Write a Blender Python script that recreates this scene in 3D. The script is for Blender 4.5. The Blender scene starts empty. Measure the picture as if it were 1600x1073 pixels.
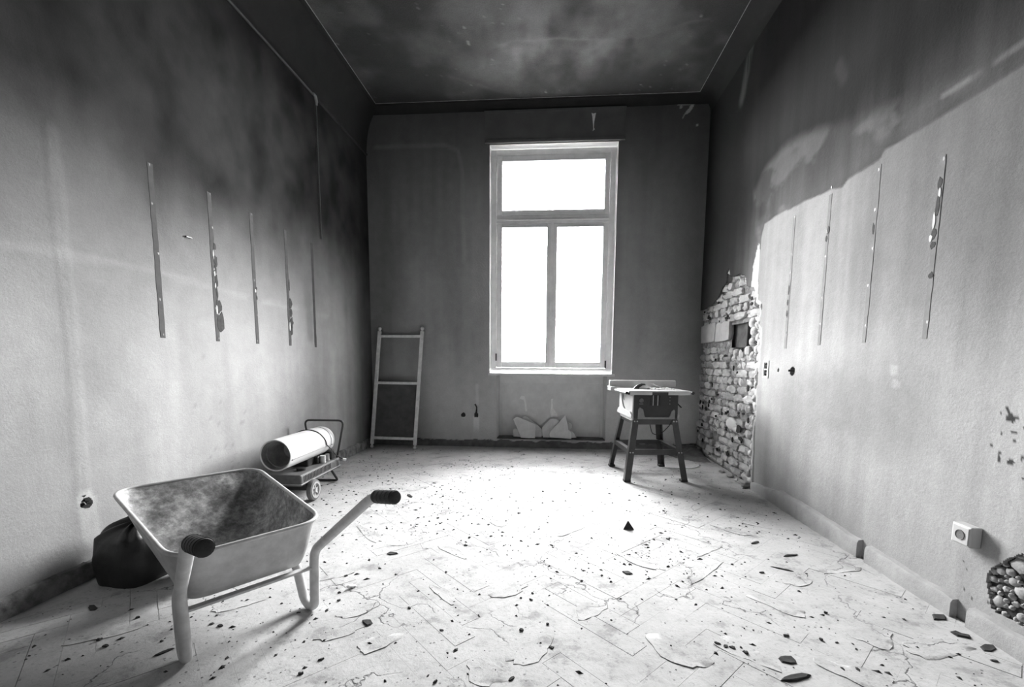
import bpy, math, random
import numpy as np
from mathutils import Matrix, Vector

# ------------------------------------------------------------------ camera, sky, exposure
SC = bpy.context.scene
COL = SC.collection
HC, CX = 1.08, 2.261                     # camera height and x
FPX, PX, PY = 689.975, 808.04, 638.15    # focal length / principal point for a 1600x1073 frame
YAW, PITCH, ROLL = 0.0748, -0.1066, 0.0076
W, D, H = 4.02, 5.473, 4.068             # room: width, back wall, ceiling
REAR = -1.55                             # wall behind the camera
cam = bpy.data.cameras.new('camera')
cam.sensor_width = 36.0
cam.lens = FPX * 36.0 / 1600.0
cam.shift_x = (800.0 - PX) / 1600.0
cam.shift_y = (PY - 536.5) / 1600.0
cam.clip_start = 0.02
camo = bpy.data.objects.new('camera', cam)
COL.objects.link(camo)
_f = Vector((-math.sin(YAW) * math.cos(PITCH), math.cos(YAW) * math.cos(PITCH), math.sin(PITCH)))
_r = Vector((math.cos(YAW), math.sin(YAW), 0))
_u = _r.cross(_f)
_c, _s = math.cos(ROLL), math.sin(ROLL)
_R, _U = _c * _r + _s * _u, -_s * _r + _c * _u
camo.matrix_world = Matrix(((_R.x, _U.x, -_f.x, CX), (_R.y, _U.y, -_f.y, 0), (_R.z, _U.z, -_f.z, HC), (0, 0, 0, 1)))
SC.camera = camo

SKY, GROUND = 30.0, 3.0
wd = bpy.data.worlds.new('overcast_sky')
SC.world = wd
wd.use_nodes = True
nt = wd.node_tree
nt.nodes.clear()
tc = nt.nodes.new('ShaderNodeTexCoord')
sx = nt.nodes.new('ShaderNodeSeparateXYZ')
mr = nt.nodes.new('ShaderNodeMapRange')
mr.inputs['From Min'].default_value = -0.02
mr.inputs['From Max'].default_value = 0.02
mr.inputs['To Min'].default_value = GROUND
mr.inputs['To Max'].default_value = SKY
bgn = nt.nodes.new('ShaderNodeBackground')
bgn.inputs['Color'].default_value = (1, 1, 1, 1)
wo = nt.nodes.new('ShaderNodeOutputWorld')
nt.links.new(tc.outputs['Generated'], sx.inputs[0])
nt.links.new(sx.outputs['Z'], mr.inputs['Value'])
nt.links.new(mr.outputs[0], bgn.inputs['Strength'])
nt.links.new(bgn.outputs[0], wo.inputs['Surface'])

def portal(loc, rot, sx_, sy_):
    l = bpy.data.lights.new('window_portal', 'AREA')
    l.shape = 'RECTANGLE'
    l.size, l.size_y = sx_, sy_
    l.cycles.is_portal = True
    o = bpy.data.objects.new('window_portal', l)
    o.location = loc
    o.rotation_euler = rot
    COL.objects.link(o)
portal((2.2535, D + 0.36, 2.27), (math.radians(-90), 0, 0), 1.5, 2.7)

SC.view_settings.view_transform = 'Standard'
SC.view_settings.look = 'None'
SC.view_settings.exposure = 2.08
SC.view_settings.gamma = 1.0
SC.view_settings.use_curve_mapping = False
rng = random.Random(11)
nrg = np.random.default_rng(5)

# ------------------------------------------------------------------ helpers
def tag(o, label=None, cat=None, group=None, kind=None):
    if label: o['label'] = label
    if cat: o['category'] = cat
    if group: o['group'] = group
    if kind: o['kind'] = kind
    return o

def empty(name, loc=(0, 0, 0), rz=0.0, parent=None):
    o = bpy.data.objects.new(name, None)
    o.empty_display_size = 0.05
    o.location = loc
    o.rotation_euler = (0, 0, rz)
    o.parent = parent
    COL.objects.link(o)
    return o

def link(name, me, parent=None):
    o = bpy.data.objects.new(name, me)
    o.parent = parent
    COL.objects.link(o)
    return o

def frame_for(d):
    d = Vector(d).normalized()
    a = Vector((0, 0, 1)) if abs(d.z) < 0.9 else Vector((1, 0, 0))
    x = d.cross(a).normalized()
    return x, d.cross(x).normalized(), d

def fillet(pts, r, n=5):
    pts = [Vector(p) for p in pts]
    out = [pts[0]]
    for i in range(1, len(pts) - 1):
        a, b, c = pts[i - 1], pts[i], pts[i + 1]
        d0, d1 = (a - b), (c - b)
        k = min(r, d0.length * 0.49, d1.length * 0.49)
        p0, p1 = b + d0.normalized() * k, b + d1.normalized() * k
        for j in range(n + 1):
            t = j / n
            out.append((1 - t) ** 2 * p0 + 2 * t * (1 - t) * b + t * t * p1)
    out.append(pts[-1])
    return out

class MB:
    def __init__(s):
        s.v, s.f = [], []
    def add(s, vs, fs):
        b = len(s.v)
        s.v += [tuple(p) for p in vs]
        s.f += [tuple(i + b for i in f) for f in fs]
        return s
    def hexa(s, p):
        return s.add(p, [(3, 2, 1, 0), (4, 5, 6, 7), (0, 1, 5, 4), (1, 2, 6, 5), (2, 3, 7, 6), (3, 0, 4, 7)])
    def box(s, lo, hi, M=None):
        (a, b, c), (d, e, f) = lo, hi
        p = [(a, b, c), (d, b, c), (d, e, c), (a, e, c), (a, b, f), (d, b, f), (d, e, f), (a, e, f)]
        if M is not None: p = [M @ Vector(q) for q in p]
        return s.hexa(p)
    def beam(s, p0, p1, w, h, up=(0, 0, 1)):
        p0, p1 = Vector(p0), Vector(p1)
        d = (p1 - p0).normalized()
        x = d.cross(Vector(up)).normalized()
        y = x.cross(d).normalized()
        q = []
        for c in (p0, p1):
            q += [c - x * w / 2 - y * h / 2, c + x * w / 2 - y * h / 2, c + x * w / 2 + y * h / 2, c - x * w / 2 + y * h / 2]
        return s.hexa(q)
    def cyl(s, p0, p1, r0, r1=None, n=16, caps=True):
        r1 = r0 if r1 is None else r1
        p0, p1 = Vector(p0), Vector(p1)
        x, y, d = frame_for(p1 - p0)
        vs = []
        for c, r in ((p0, r0), (p1, r1)):
            for i in range(n):
                a = 2 * math.pi * i / n
                vs.append(c + x * r * math.cos(a) + y * r * math.sin(a))
        fs = [(i, (i + 1) % n, n + (i + 1) % n, n + i) for i in range(n)]
        if caps: fs += [tuple(range(n - 1, -1, -1)), tuple(range(n, 2 * n))]
        return s.add(vs, fs)
    def tube(s, pts, r, n=10, closed=False, caps=True):
        pts = [Vector(p) for p in pts]
        m = len(pts)
        vs, fs = [], []
        x = None
        for i in range(m):
            a = pts[(i - 1) % m] if (closed or i > 0) else pts[0]
            b = pts[(i + 1) % m] if (closed or i < m - 1) else pts[-1]
            d = (b - a).normalized()
            if x is None: x = frame_for(d)[0]
            x = (x - d * x.dot(d)).normalized()
            y = d.cross(x)
            rr = r[i] if isinstance(r, (list, tuple)) else r
            for k in range(n):
                t = 2 * math.pi * k / n
                vs.append(pts[i] + x * rr * math.cos(t) + y * rr * math.sin(t))
        for i in range(m if closed else m - 1):
            j = (i + 1) % m
            fs += [(i * n + k, i * n + (k + 1) % n, j * n + (k + 1) % n, j * n + k) for k in range(n)]
        if caps and not closed:
            fs += [tuple(range(n - 1, -1, -1)), tuple(range((m - 1) * n, m * n))]
        return s.add(vs, fs)
    def lathe(s, prof, o, d, n=32):
        """prof: list of (radius, distance along d)"""
        x, y, d = frame_for(d)
        o = Vector(o)
        vs, fs = [], []
        for r, t in prof:
            for i in range(n):
                a = 2 * math.pi * i / n
                vs.append(o + d * t + (x * math.cos(a) + y * math.sin(a)) * r)
        for k in range(len(prof) - 1):
            fs += [(k * n + i, k * n + (i + 1) % n, (k + 1) * n + (i + 1) % n, (k + 1) * n + i) for i in range(n)]
        return s.add(vs, fs)
    def prism(s, poly, fn, t0, t1):
        n = len(poly)
        vs = [fn(a, b, t0) for a, b in poly] + [fn(a, b, t1) for a, b in poly]
        fs = [tuple(range(n - 1, -1, -1)), tuple(range(n, 2 * n))] + [(i, (i + 1) % n, n + (i + 1) % n, n + i) for i in range(n)]
        return s.add(vs, fs)
    def ball(s, c, r, nu=12, nv=8, jit=0.0):
        c = Vector(c)
        rx, ry, rz = r if isinstance(r, (list, tuple)) else (r, r, r)
        vs, fs = [c + Vector((0, 0, rz))], []
        for j in range(1, nv):
            t = math.pi * j / nv
            for i in range(nu):
                a = 2 * math.pi * i / nu
                k = 1 + rng.uniform(-jit, jit)
                vs.append(c + Vector((rx * math.sin(t) * math.cos(a) * k, ry * math.sin(t) * math.sin(a) * k, rz * math.cos(t) * k)))
        vs.append(c - Vector((0, 0, rz)))
        for i in range(nu):
            fs.append((0, 1 + i, 1 + (i + 1) % nu))
            for j in range(nv - 2):
                a, b = 1 + j * nu + i, 1 + j * nu + (i + 1) % nu
                fs.append((a, a + nu, b + nu, b))
            k = 1 + (nv - 2) * nu
            fs.append((k + i, len(vs) - 1, k + (i + 1) % nu))
        return s.add(vs, fs)
    def mesh(s, name, mat, smooth=None):
        me = bpy.data.meshes.new(name)
        me.from_pydata(s.v, [], s.f)
        me.validate()
        import bmesh
        bm = bmesh.new(); bm.from_mesh(me)
        bmesh.ops.recalc_face_normals(bm, faces=bm.faces)
        bm.to_mesh(me); bm.free()
        if smooth:
            me.polygons.foreach_set('use_smooth', [True] * len(me.polygons))
            me.set_sharp_from_angle(angle=math.radians(smooth))
        if mat: me.materials.append(mat)
        return me
    def build(s, name, mat, parent=None, smooth=None, bevel=0.0, seg=2):
        o = link(name, s.mesh(name, mat, smooth), parent)
        if bevel:
            b = o.modifiers.new('bevel', 'BEVEL')
            b.width = bevel; b.segments = seg; b.limit_method = 'ANGLE'
            b.angle_limit = math.radians(40)
        return o

# numpy noise for plaster stains and relief
_T = nrg.random((8, 257, 257))
def vn(x, y, k=0):
    x = np.asarray(x, float) + 37.3 * k; y = np.asarray(y, float) + 19.7 * k
    xi, yi = np.floor(x).astype(int), np.floor(y).astype(int)
    fx, fy = x - xi, y - yi
    fx, fy = fx * fx * (3 - 2 * fx), fy * fy * (3 - 2 * fy)
    t = _T[k % 8]
    a, b = t[xi % 256, yi % 256], t[(xi + 1) % 256, yi % 256]
    c, d = t[xi % 256, (yi + 1) % 256], t[(xi + 1) % 256, (yi + 1) % 256]
    return (a * (1 - fx) + b * fx) * (1 - fy) + (c * (1 - fx) + d * fx) * fy
def fbm(x, y, k=0, o=4):
    r, a, n = 0, 1.0, 0
    for i in range(o):
        r = r + a * vn(x * 2 ** i, y * 2 ** i, k + i); n += a; a *= 0.5
    return r / n
def sst(a, b, x):
    t = np.clip((x - a) / (b - a), 0, 1)
    return t * t * (3 - 2 * t)
def mixv(a, b, t): return a + (b - a) * t
def dseg(u, v, a, b):
    ax, ay = a; bx, by = b
    dx, dy = bx - ax, by - ay
    t = np.clip(((u - ax) * dx + (v - ay) * dy) / (dx * dx + dy * dy + 1e-9), 0, 1)
    return np.hypot(u - ax - t * dx, v - ay - t * dy)
def dpoly(u, v, pts):
    r = np.full(np.shape(u), 9.0)
    for a, b in zip(pts[:-1], pts[1:]): r = np.minimum(r, dseg(u, v, a, b))
    return r
def inpoly(u, v, poly):
    r = np.zeros(np.shape(u), bool)
    n = len(poly)
    for i in range(n):
        (x0, y0), (x1, y1) = poly[i], poly[(i + 1) % n]
        c = ((y0 > v) != (y1 > v)) & (u < (x1 - x0) * (v - y0) / ((y1 - y0) or 1e-9) + x0)
        r ^= c
    return r

# ------------------------------------------------------------------ materials (all node based)
def nd(t, n, **kw):
    x = t.nodes.new(n)
    for k, v in kw.items(): setattr(x, k, v)
    return x
def new_mat(name):
    m = bpy.data.materials.new(name)
    m.use_nodes = True
    t = m.node_tree
    b = t.nodes['Principled BSDF']
    return m, t, b
def pos_noise(t, scale, detail=4, rough=0.6, obj=False, sc=(1, 1, 1)):
    if obj:
        src = nd(t, 'ShaderNodeTexCoord').outputs['Object']
    else:
        src = nd(t, 'ShaderNodeNewGeometry').outputs['Position']
    mp = nd(t, 'ShaderNodeMapping'); mp.inputs['Scale'].default_value = sc
    t.links.new(src, mp.inputs['Vector'])
    n = nd(t, 'ShaderNodeTexNoise')
    n.inputs['Scale'].default_value = scale
    n.inputs['Detail'].default_value = detail
    n.inputs['Roughness'].default_value = rough
    t.links.new(mp.outputs[0], n.inputs['Vector'])
    return n.outputs['Fac']
def ramp(t, fac, stops):
    r = nd(t, 'ShaderNodeValToRGB')
    e = r.color_ramp.elements
    while len(e) < len(stops): e.new(0.5)
    for el, (p, c) in zip(e, stops):
        el.position = p; el.color = (c, c, c, 1)
    t.links.new(fac, r.inputs[0])
    return r.outputs['Color']
def mul(t, a, b, op='MULTIPLY'):
    m = nd(t, 'ShaderNodeMath', operation=op)
    for i, x in enumerate((a, b)):
        if isinstance(x, (int, float)): m.inputs[i].default_value = x
        else: t.links.new(x, m.inputs[i])
    return m.outputs[0]
def bump(t, b, h, strength=0.3, dist=0.01):
    n = nd(t, 'ShaderNodeBump')
    n.inputs['Strength'].default_value = strength
    n.inputs['Distance'].default_value = dist
    t.links.new(h, n.inputs['Height'])
    t.links.new(n.outputs[0], b.inputs['Normal'])
def simple(name, c, rough=0.6, metal=0.0, var=0.15, scale=12, bmp=0.0, bscale=60, obj=True, spec=None):
    m, t, b = new_mat(name)
    n = pos_noise(t, scale, 5, 0.65, obj)
    t.links.new(ramp(t, n, [(0.25, c * (1 - var)), (0.75, min(1, c * (1 + var)))]), b.inputs['Base Color'])
    b.inputs['Roughness'].default_value = rough
    b.inputs['Metallic'].default_value = metal
    if spec is not None: b.inputs['Specular IOR Level'].default_value = spec
    if bmp: bump(t, b, pos_noise(t, bscale, 5, 0.7, obj), bmp, 0.01)
    return m
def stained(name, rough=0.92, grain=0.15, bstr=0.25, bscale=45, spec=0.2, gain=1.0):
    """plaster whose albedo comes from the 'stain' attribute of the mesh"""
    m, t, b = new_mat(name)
    a = nd(t, 'ShaderNodeAttribute', attribute_name='stain_shade')
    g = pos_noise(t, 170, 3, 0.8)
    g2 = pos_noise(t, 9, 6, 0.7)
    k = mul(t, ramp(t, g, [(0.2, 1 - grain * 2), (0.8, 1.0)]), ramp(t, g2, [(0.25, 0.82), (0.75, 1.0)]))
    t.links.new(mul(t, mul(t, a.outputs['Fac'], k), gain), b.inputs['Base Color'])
    b.inputs['Roughness'].default_value = rough
    b.inputs['Specular IOR Level'].default_value = spec
    bump(t, b, pos_noise(t, bscale, 6, 0.75), bstr, 0.012)
    return m

M = {}
M['plaster'] = stained('sooty_plaster')
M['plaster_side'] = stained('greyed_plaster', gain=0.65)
M['ceiling'] = stained('sooty_ceiling', grain=0.28, bstr=0.8, bscale=60, spec=0.3)
M['cove'] = simple('sooty_cove', 0.017, 0.9, var=0.3, scale=5, bmp=0.15, bscale=40, obj=False)
M['rear'] = simple('rear_plaster', 0.10, 0.95, var=0.15, scale=3, obj=False)
M['white_paint'] = simple('window_white_paint', 0.88, 0.45, var=0.10, scale=9, obj=False)
M['sill'] = simple('window_sill_white', 0.6, 0.35, var=0.06, scale=9, obj=False)
M['boxpaint'] = simple('shutter_box_paint', 0.12, 0.8, var=0.15, scale=6, bmp=0.1, bscale=80, obj=False)
M['reveal'] = simple('reveal_plaster', 0.62, 0.8, var=0.08, scale=6, obj=False)
M['niche'] = simple('niche_plaster', 0.70, 0.95, var=0.15, scale=5, bmp=0.2, bscale=90, obj=False)
M['nichefloor'] = simple('niche_ledge_dust', 0.13, 0.98, var=0.4, scale=14, bmp=0.5, bscale=60, obj=False)
M['streak'] = simple('white_filler_streak', 0.88, 0.9, var=0.12, scale=30)
M['slab'] = simple('broken_slab', 0.78, 0.95, var=0.12, scale=14, bmp=0.2, bscale=90)
M['brick'] = simple('limewashed_brick', 0.46, 0.95, var=0.35, scale=9, bmp=0.9, bscale=30)
M['brick2'] = simple('grey_brick', 0.34, 0.95, var=0.4, scale=11, bmp=0.9, bscale=34)
M['mortar'] = simple('old_mortar', 0.22, 0.98, var=0.55, scale=20, bmp=1.0, bscale=26, obj=False)
M['block'] = simple('plastered_lintel', 0.44, 0.95, var=0.2, scale=7, bmp=0.5, bscale=24)
M['lump'] = simple('white_gypsum', 0.6, 0.95, var=0.08, scale=20, bmp=0.4, bscale=30)
M['void'] = simple('dark_cavity', 0.02, 1.0, var=0.3)  # near-black, for the wall hole and the gaps between bricks
M['stone'] = simple('pale_rubble_stone', 0.34, 0.95, var=0.2, scale=25, bmp=0.4, bscale=50)
M['rubblebed'] = simple('dark_rubble_bed', 0.03, 1.0, var=0.4, scale=30, obj=False)
M['railmark'] = simple('rail_glue_mark', 0.065, 0.95, var=0.22, scale=26, obj=False)
M['railmark_r'] = simple('rail_glue_mark_pale', 0.17, 0.95, var=0.2, scale=26, obj=False)
M['chip'] = simple('exposed_old_plaster', 0.045, 0.98, var=0.4, scale=40, obj=False)
M['basel'] = simple('sooty_skirting', 0.20, 0.9, var=0.8, scale=14, bmp=0.6, bscale=40, obj=False)
M['baser'] = simple('plaster_skirting', 0.34, 0.9, var=0.18, scale=12, bmp=0.3, bscale=60, obj=False)
M['black'] = simple('black_plastic', 0.02, 0.5, var=0.3)
M['rubber'] = simple('black_rubber_grip', 0.025, 0.6, var=0.5, scale=40, bmp=0.3, bscale=160)
M['debris'] = simple('charred_debris', 0.03, 0.95, var=0.6, scale=30)
M['paledeb'] = simple('pale_plaster_debris', 0.72, 0.95, var=0.15, scale=30)
M['socket'] = simple('socket_cream', 0.46, 0.5, var=0.08)
M['alu'] = simple('scaffold_galvanised', 0.78, 0.5, 0.0, var=0.2, scale=20)
M['sheet'] = simple('dark_board', 0.09, 0.95, var=0.3, scale=10)
M['zinc'] = simple('worn_galvanised_tube', 0.56, 0.5, 0.1, var=0.2, scale=18)

def tray_mat():
    m, t, b = new_mat('barrow_tray_dirty_zinc')
    n = pos_noise(t, 7, 8, 0.72, True)
    n2 = pos_noise(t, 40, 5, 0.75, True, sc=(1, 1, 1))
    a = ramp(t, n, [(0.34, 0.13), (0.48, 0.30), (0.62, 0.62)])
    c = ramp(t, n2, [(0.35, 0.5), (0.65, 1.15)])
    mm = nd(t, 'ShaderNodeMix', data_type='RGBA', blend_type='MULTIPLY')
    mm.inputs['Factor'].default_value = 1
    t.links.new(a, mm.inputs['A']); t.links.new(c, mm.inputs['B'])
    t.links.new(mm.outputs['Result'], b.inputs['Base Color'])
    b.inputs['Roughness'].default_value = 0.62
    b.inputs['Metallic'].default_value = 0.25
    bump(t, b, n2, 0.12, 0.006)
    return m
M['tray'] = tray_mat()
M['traypaint'] = simple('barrow_outer_zinc', 0.50, 0.5, 0.15, var=0.3, scale=9, bmp=0.05, bscale=50)

def floor_mat():
    m, t, b = new_mat('dusty_screed')
    big = pos_noise(t, 1.5, 6, 0.62)
    mid = pos_noise(t, 5.5, 8, 0.72)
    fine = pos_noise(t, 60, 5, 0.8)
    base = ramp(t, mid, [(0.30, 0.46), (0.39, 0.60), (0.45, 0.80), (0.62, 0.90)])
    bm_ = ramp(t, big, [(0.30, 0.86), (0.5, 1.0)])
    fn = ramp(t, fine, [(0.30, 0.55), (0.44, 0.94), (0.8, 1.0)])
    a = mul(t, mul(t, base, bm_), fn)
    # hairline cracks
    g = nd(t, 'ShaderNodeNewGeometry')
    nz = nd(t, 'ShaderNodeTexNoise'); nz.inputs['Scale'].default_value = 3.5; nz.inputs['Detail'].default_value = 6
    t.links.new(g.outputs['Position'], nz.inputs['Vector'])
    add = nd(t, 'ShaderNodeVectorMath', operation='MULTIPLY_ADD')
    t.links.new(nz.outputs['Color'], add.inputs[0]); add.inputs[1].default_value = (0.5, 0.5, 0.5)
    t.links.new(g.outputs['Position'], add.inputs[2])
    vo = nd(t, 'ShaderNodeTexVoronoi', feature='DISTANCE_TO_EDGE'); vo.inputs['Scale'].default_value = 1.9
    t.links.new(add.outputs[0], vo.inputs['Vector'])
    line = ramp(t, vo.outputs['Distance'], [(0.0, 0.0), (0.008, 1.0)])
    gate = ramp(t, pos_noise(t, 2.3, 3, 0.5), [(0.50, 1.0), (0.58, 0.0)])
    cr = nd(t, 'ShaderNodeMath', operation='MAXIMUM')
    t.links.new(line, cr.inputs[0]); t.links.new(gate, cr.inputs[1])
    crr = ramp(t, cr.outputs[0], [(0.0, 0.22), (1.0, 1.0)])
    # dirt specks
    v2 = nd(t, 'ShaderNodeTexVoronoi'); v2.inputs['Scale'].default_value = 30
    t.links.new(g.outputs['Position'], v2.inputs['Vector'])
    sp = ramp(t, v2.outputs['Distance'], [(0.10, 0.0), (0.16, 1.0)])
    sg = ramp(t, pos_noise(t, 3.1, 4, 0.6), [(0.42, 1.0), (0.60, 0.0)])
    sm = nd(t, 'ShaderNodeMath', operation='MAXIMUM')
    t.links.new(sp, sm.inputs[0]); t.links.new(sg, sm.inputs[1])
    smr = ramp(t, sm.outputs[0], [(0.0, 0.32), (1.0, 1.0)])
    t.links.new(mul(t, mul(t, mul(t, a, crr), smr), 0.57), b.inputs['Base Color'])
    b.inputs['Roughness'].default_value = 0.85
    b.inputs['Specular IOR Level'].default_value = 0.25
    bump(t, b, mul(t, mid, crr), 0.35, 0.02)
    return m
M['floor'] = floor_mat()

def glass_mat():
    m, t, b = new_mat('window_glass')
    t.nodes.remove(b)
    tr = nd(t, 'ShaderNodeBsdfTransparent'); tr.inputs[0].default_value = (0.94, 0.94, 0.94, 1)
    gl = nd(t, 'ShaderNodeBsdfGlossy'); gl.inputs['Roughness'].default_value = 0.02
    fr = nd(t, 'ShaderNodeFresnel'); fr.inputs['IOR'].default_value = 1.3
    n = pos_noise(t, 3, 4)
    mx = nd(t, 'ShaderNodeMixShader')
    t.links.new(mul(t, fr.outputs[0], ramp(t, n, [(0.3, 0.7), (0.7, 1.0)])), mx.inputs[0])
    t.links.new(tr.outputs[0], mx.inputs[1]); t.links.new(gl.outputs[0], mx.inputs[2])
    t.links.new(mx.outputs[0], t.nodes['Material Output'].inputs['Surface'])
    return m
M['glass'] = glass_mat()

# ------------------------------------------------------------------ stained plaster grids
def lines(a, b, step, fine=(), exact=()):
    xs = set(np.round(np.linspace(a, b, int(math.ceil((b - a) / step)) + 1), 5))
    for lo, hi, st in fine:
        xs |= set(np.round(np.arange(max(lo, a), min(hi, b), st), 5))
    xs = sorted(xs | {round(e, 5) for e in exact})
    out = [xs[0]]
    ex = {round(e, 5) for e in exact} | {xs[0], xs[-1]}
    for x in xs[1:]:
        if x - out[-1] < 0.0025:
            if x in ex and out[-1] not in ex: out[-1] = x
            elif x in ex and out[-1] in ex and x - out[-1] > 1e-6: out.append(x)
        else: out.append(x)
    return np.array(out)

def grid(name, us, vs, fn, normal, alb, mat, hole=None, depth=0.0, rim=0.7, disp=None, jag=None):
    U, V = np.meshgrid(us, vs, indexing='ij')
    nu, nv = U.shape
    d = disp(U, V) if disp is not None else np.zeros_like(U)
    d = d * sst(0, 0.08, np.minimum(np.minimum(U - us[0], us[-1] - U), np.minimum(V - vs[0], vs[-1] - V)))
    Pn = np.stack(fn(U, V), -1) + d[..., None] * np.array(normal)
    A = np.clip(alb(U, V), 0.012, 0.9)
    idx = np.arange(nu * nv).reshape(nu, nv)
    q = np.stack([idx[:-1, :-1], idx[1:, :-1], idx[1:, 1:], idx[:-1, 1:]], -1).reshape(-1, 4)
    if hole is not None:
        uc = ((U[:-1, :-1] + U[1:, 1:]) / 2).ravel(); vc = ((V[:-1, :-1] + V[1:, 1:]) / 2).ravel()
        h, dep = hole(uc, vc)
        rem = q[h]; remd = dep[h]
        q = q[~h]
    P = Pn.reshape(-1, 3); A = A.ravel()
    if hole is not None and len(rem):
        # edges between a kept and a removed face get a side wall
        kept = {}
        e = np.concatenate([q[:, [0, 1]], q[:, [1, 2]], q[:, [2, 3]], q[:, [3, 0]]])
        ks = set(map(tuple, e.tolist()))
        nvv, nfa, P2, A2 = {}, [], [], []
        base = len(P)
        for face, dd in zip(rem.tolist(), remd.tolist()):
            if dd <= 0: continue
            for i in range(4):
                a, b = face[i], face[(i + 1) % 4]
                if (b, a) in ks:
                    for k in (a, b):
                        if k not in nvv:
                            nvv[k] = base + len(P2)
                            P2.append(P[k] - np.array(normal) * dd); A2.append(rim)
                    nfa.append((a, b, nvv[b], nvv[a]))
        if P2:
            P = np.concatenate([P, np.array(P2)]); A = np.concatenate([A, np.array(A2)])
            q = np.concatenate([q, np.array(nfa)])
    me = bpy.data.meshes.new(name)
    me.vertices.add(len(P)); me.vertices.foreach_set('co', P.ravel())
    me.loops.add(q.size); me.loops.foreach_set('vertex_index', q.ravel())
    me.polygons.add(len(q)); me.polygons.foreach_set('loop_start', np.arange(0, q.size, 4))
    me.polygons.foreach_set('loop_total', np.full(len(q), 4))
    me.update(calc_edges=True)
    me.polygons.foreach_set('use_smooth', [True] * len(me.polygons))
    me.set_sharp_from_angle(angle=math.radians(45))
    at = me.attributes.new('stain_shade', 'FLOAT', 'POINT')
    at.data.foreach_set('value', A.astype(np.float32))
    me.materials.append(mat)
    return tag(link(name, me), kind='structure')

# ---- left wall (x = 0; u = y, v = z)
RAILS_L = [2.445, 2.876, 3.286, 3.718, 4.136]
def alb_left(u, v):
    n = fbm(u * 0.9, v * 0.9, 1); st = fbm(u * 7, v * 0.5, 2)
    a = 0.66 + 0.30 * (n - 0.5) + 0.22 * (st - 0.5) + 0.10 * (fbm(u * 2.5, v * 2.2, 6) - 0.5)
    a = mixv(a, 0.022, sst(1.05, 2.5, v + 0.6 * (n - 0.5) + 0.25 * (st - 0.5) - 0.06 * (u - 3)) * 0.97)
    a = mixv(a, 0.12, sst(1.2, 0.2, u))  # out-of-view stretch darkened to cut bounced fill light
    a = mixv(a, 0.06, 0.75 * sst(4.5, 5.4, u + 0.5 * (st - 0.5)))            # shade painted into the colour towards the far corner
    w = 0.02 * (fbm(u * 9, v * 9, 3) - 0.5)
    ch = dpoly(u + w, v + w, [(1.945, 2.1), (1.94, 1.55), (1.945, 1.4), (1.946, 1.08), (1.93, 0.4)])
    a = a + 0.10 * (fbm(u * 5, v * 4, 3) - 0.5) + 0.08 * (fbm(u * 22, v * 1.2, 5) - 0.5) * sst(1.6, 0.9, v)
    a = a + 0.045 * (1 - sst(0.008, 0.04, ch)) * sst(0.35, 0.65, fbm(u * 12, v * 4, 4))
    chh = dpoly(u + w, v + w, [(1.7, 1.545), (1.95, 1.564), (2.46, 1.575), (3.29, 1.53), (4.4, 1.52)])
    a = a + 0.08 * (1 - sst(0.004, 0.03, chh)) * sst(0.3, 0.6, fbm(u * 5, v * 3, 5))
    a = a + 0.06 * (1 - sst(0.004, 0.016, np.abs(u - 4.298))) * sst(2.2, 2.4, v)
    a = mixv(a, 0.33, 0.6 * (1 - sst(0.02, 0.09, dseg(u, v, (4.02, 1.8), (4.05, 1.3)))))
    a = mixv(a, 0.36, 0.5 * (1 - sst(0.05, 0.2, dseg(u, v, (2.0, 1.4), (2.05, 1.0)))) * st)
    a = a + 0.2 * (1 - sst(0.03, 0.06, dpoly(u, v, [(1.945, 0.40), (1.952, 0.2)]))) * (v < 0.40)
    a = a + 0.22 * (1 - sst(0.03, 0.05, np.hypot(u - 1.935, v - 0.40)))
    sp = vn(u * 42, v * 42, 6)
    a = mixv(a, a * 0.8, (sp > 0.96) * (fbm(u * 1.6, v * 1.6, 2) > 0.58) * (v < 1.3))
    return a
def disp_left(u, v):
    d = 0.002 * (fbm(u * 1.3, v * 1.3, 3) - 0.5)
    ch = dpoly(u, v, [(1.945, 2.1), (1.94, 1.55), (1.945, 1.4), (1.946, 1.08), (1.93, 0.4)])
    return d + 0.002 * (1 - sst(0.01, 0.05, ch))
def hole_left(u, v):
    h = np.hypot((u - 1.94) * 1.0, v - 0.372) < 0.028 + 0.006 * (vn(u * 90, v * 90) - 0.5)
    h |= np.hypot(u - 1.93, (v - 0.412) * 1.6) < 0.009
    return h, np.full(u.shape, 0.05)
us = lines(REAR, D, 0.024, [(1.89, 1.99, 0.005)])
vs = lines(-0.03, 3.56, 0.024, [(0.33, 0.43, 0.005)])
wall_left = grid('wall_left', us, vs, lambda U, V: (0 * U, U, V), (1, 0, 0), alb_left, M['plaster_side'], hole_left, disp=disp_left)

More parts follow.
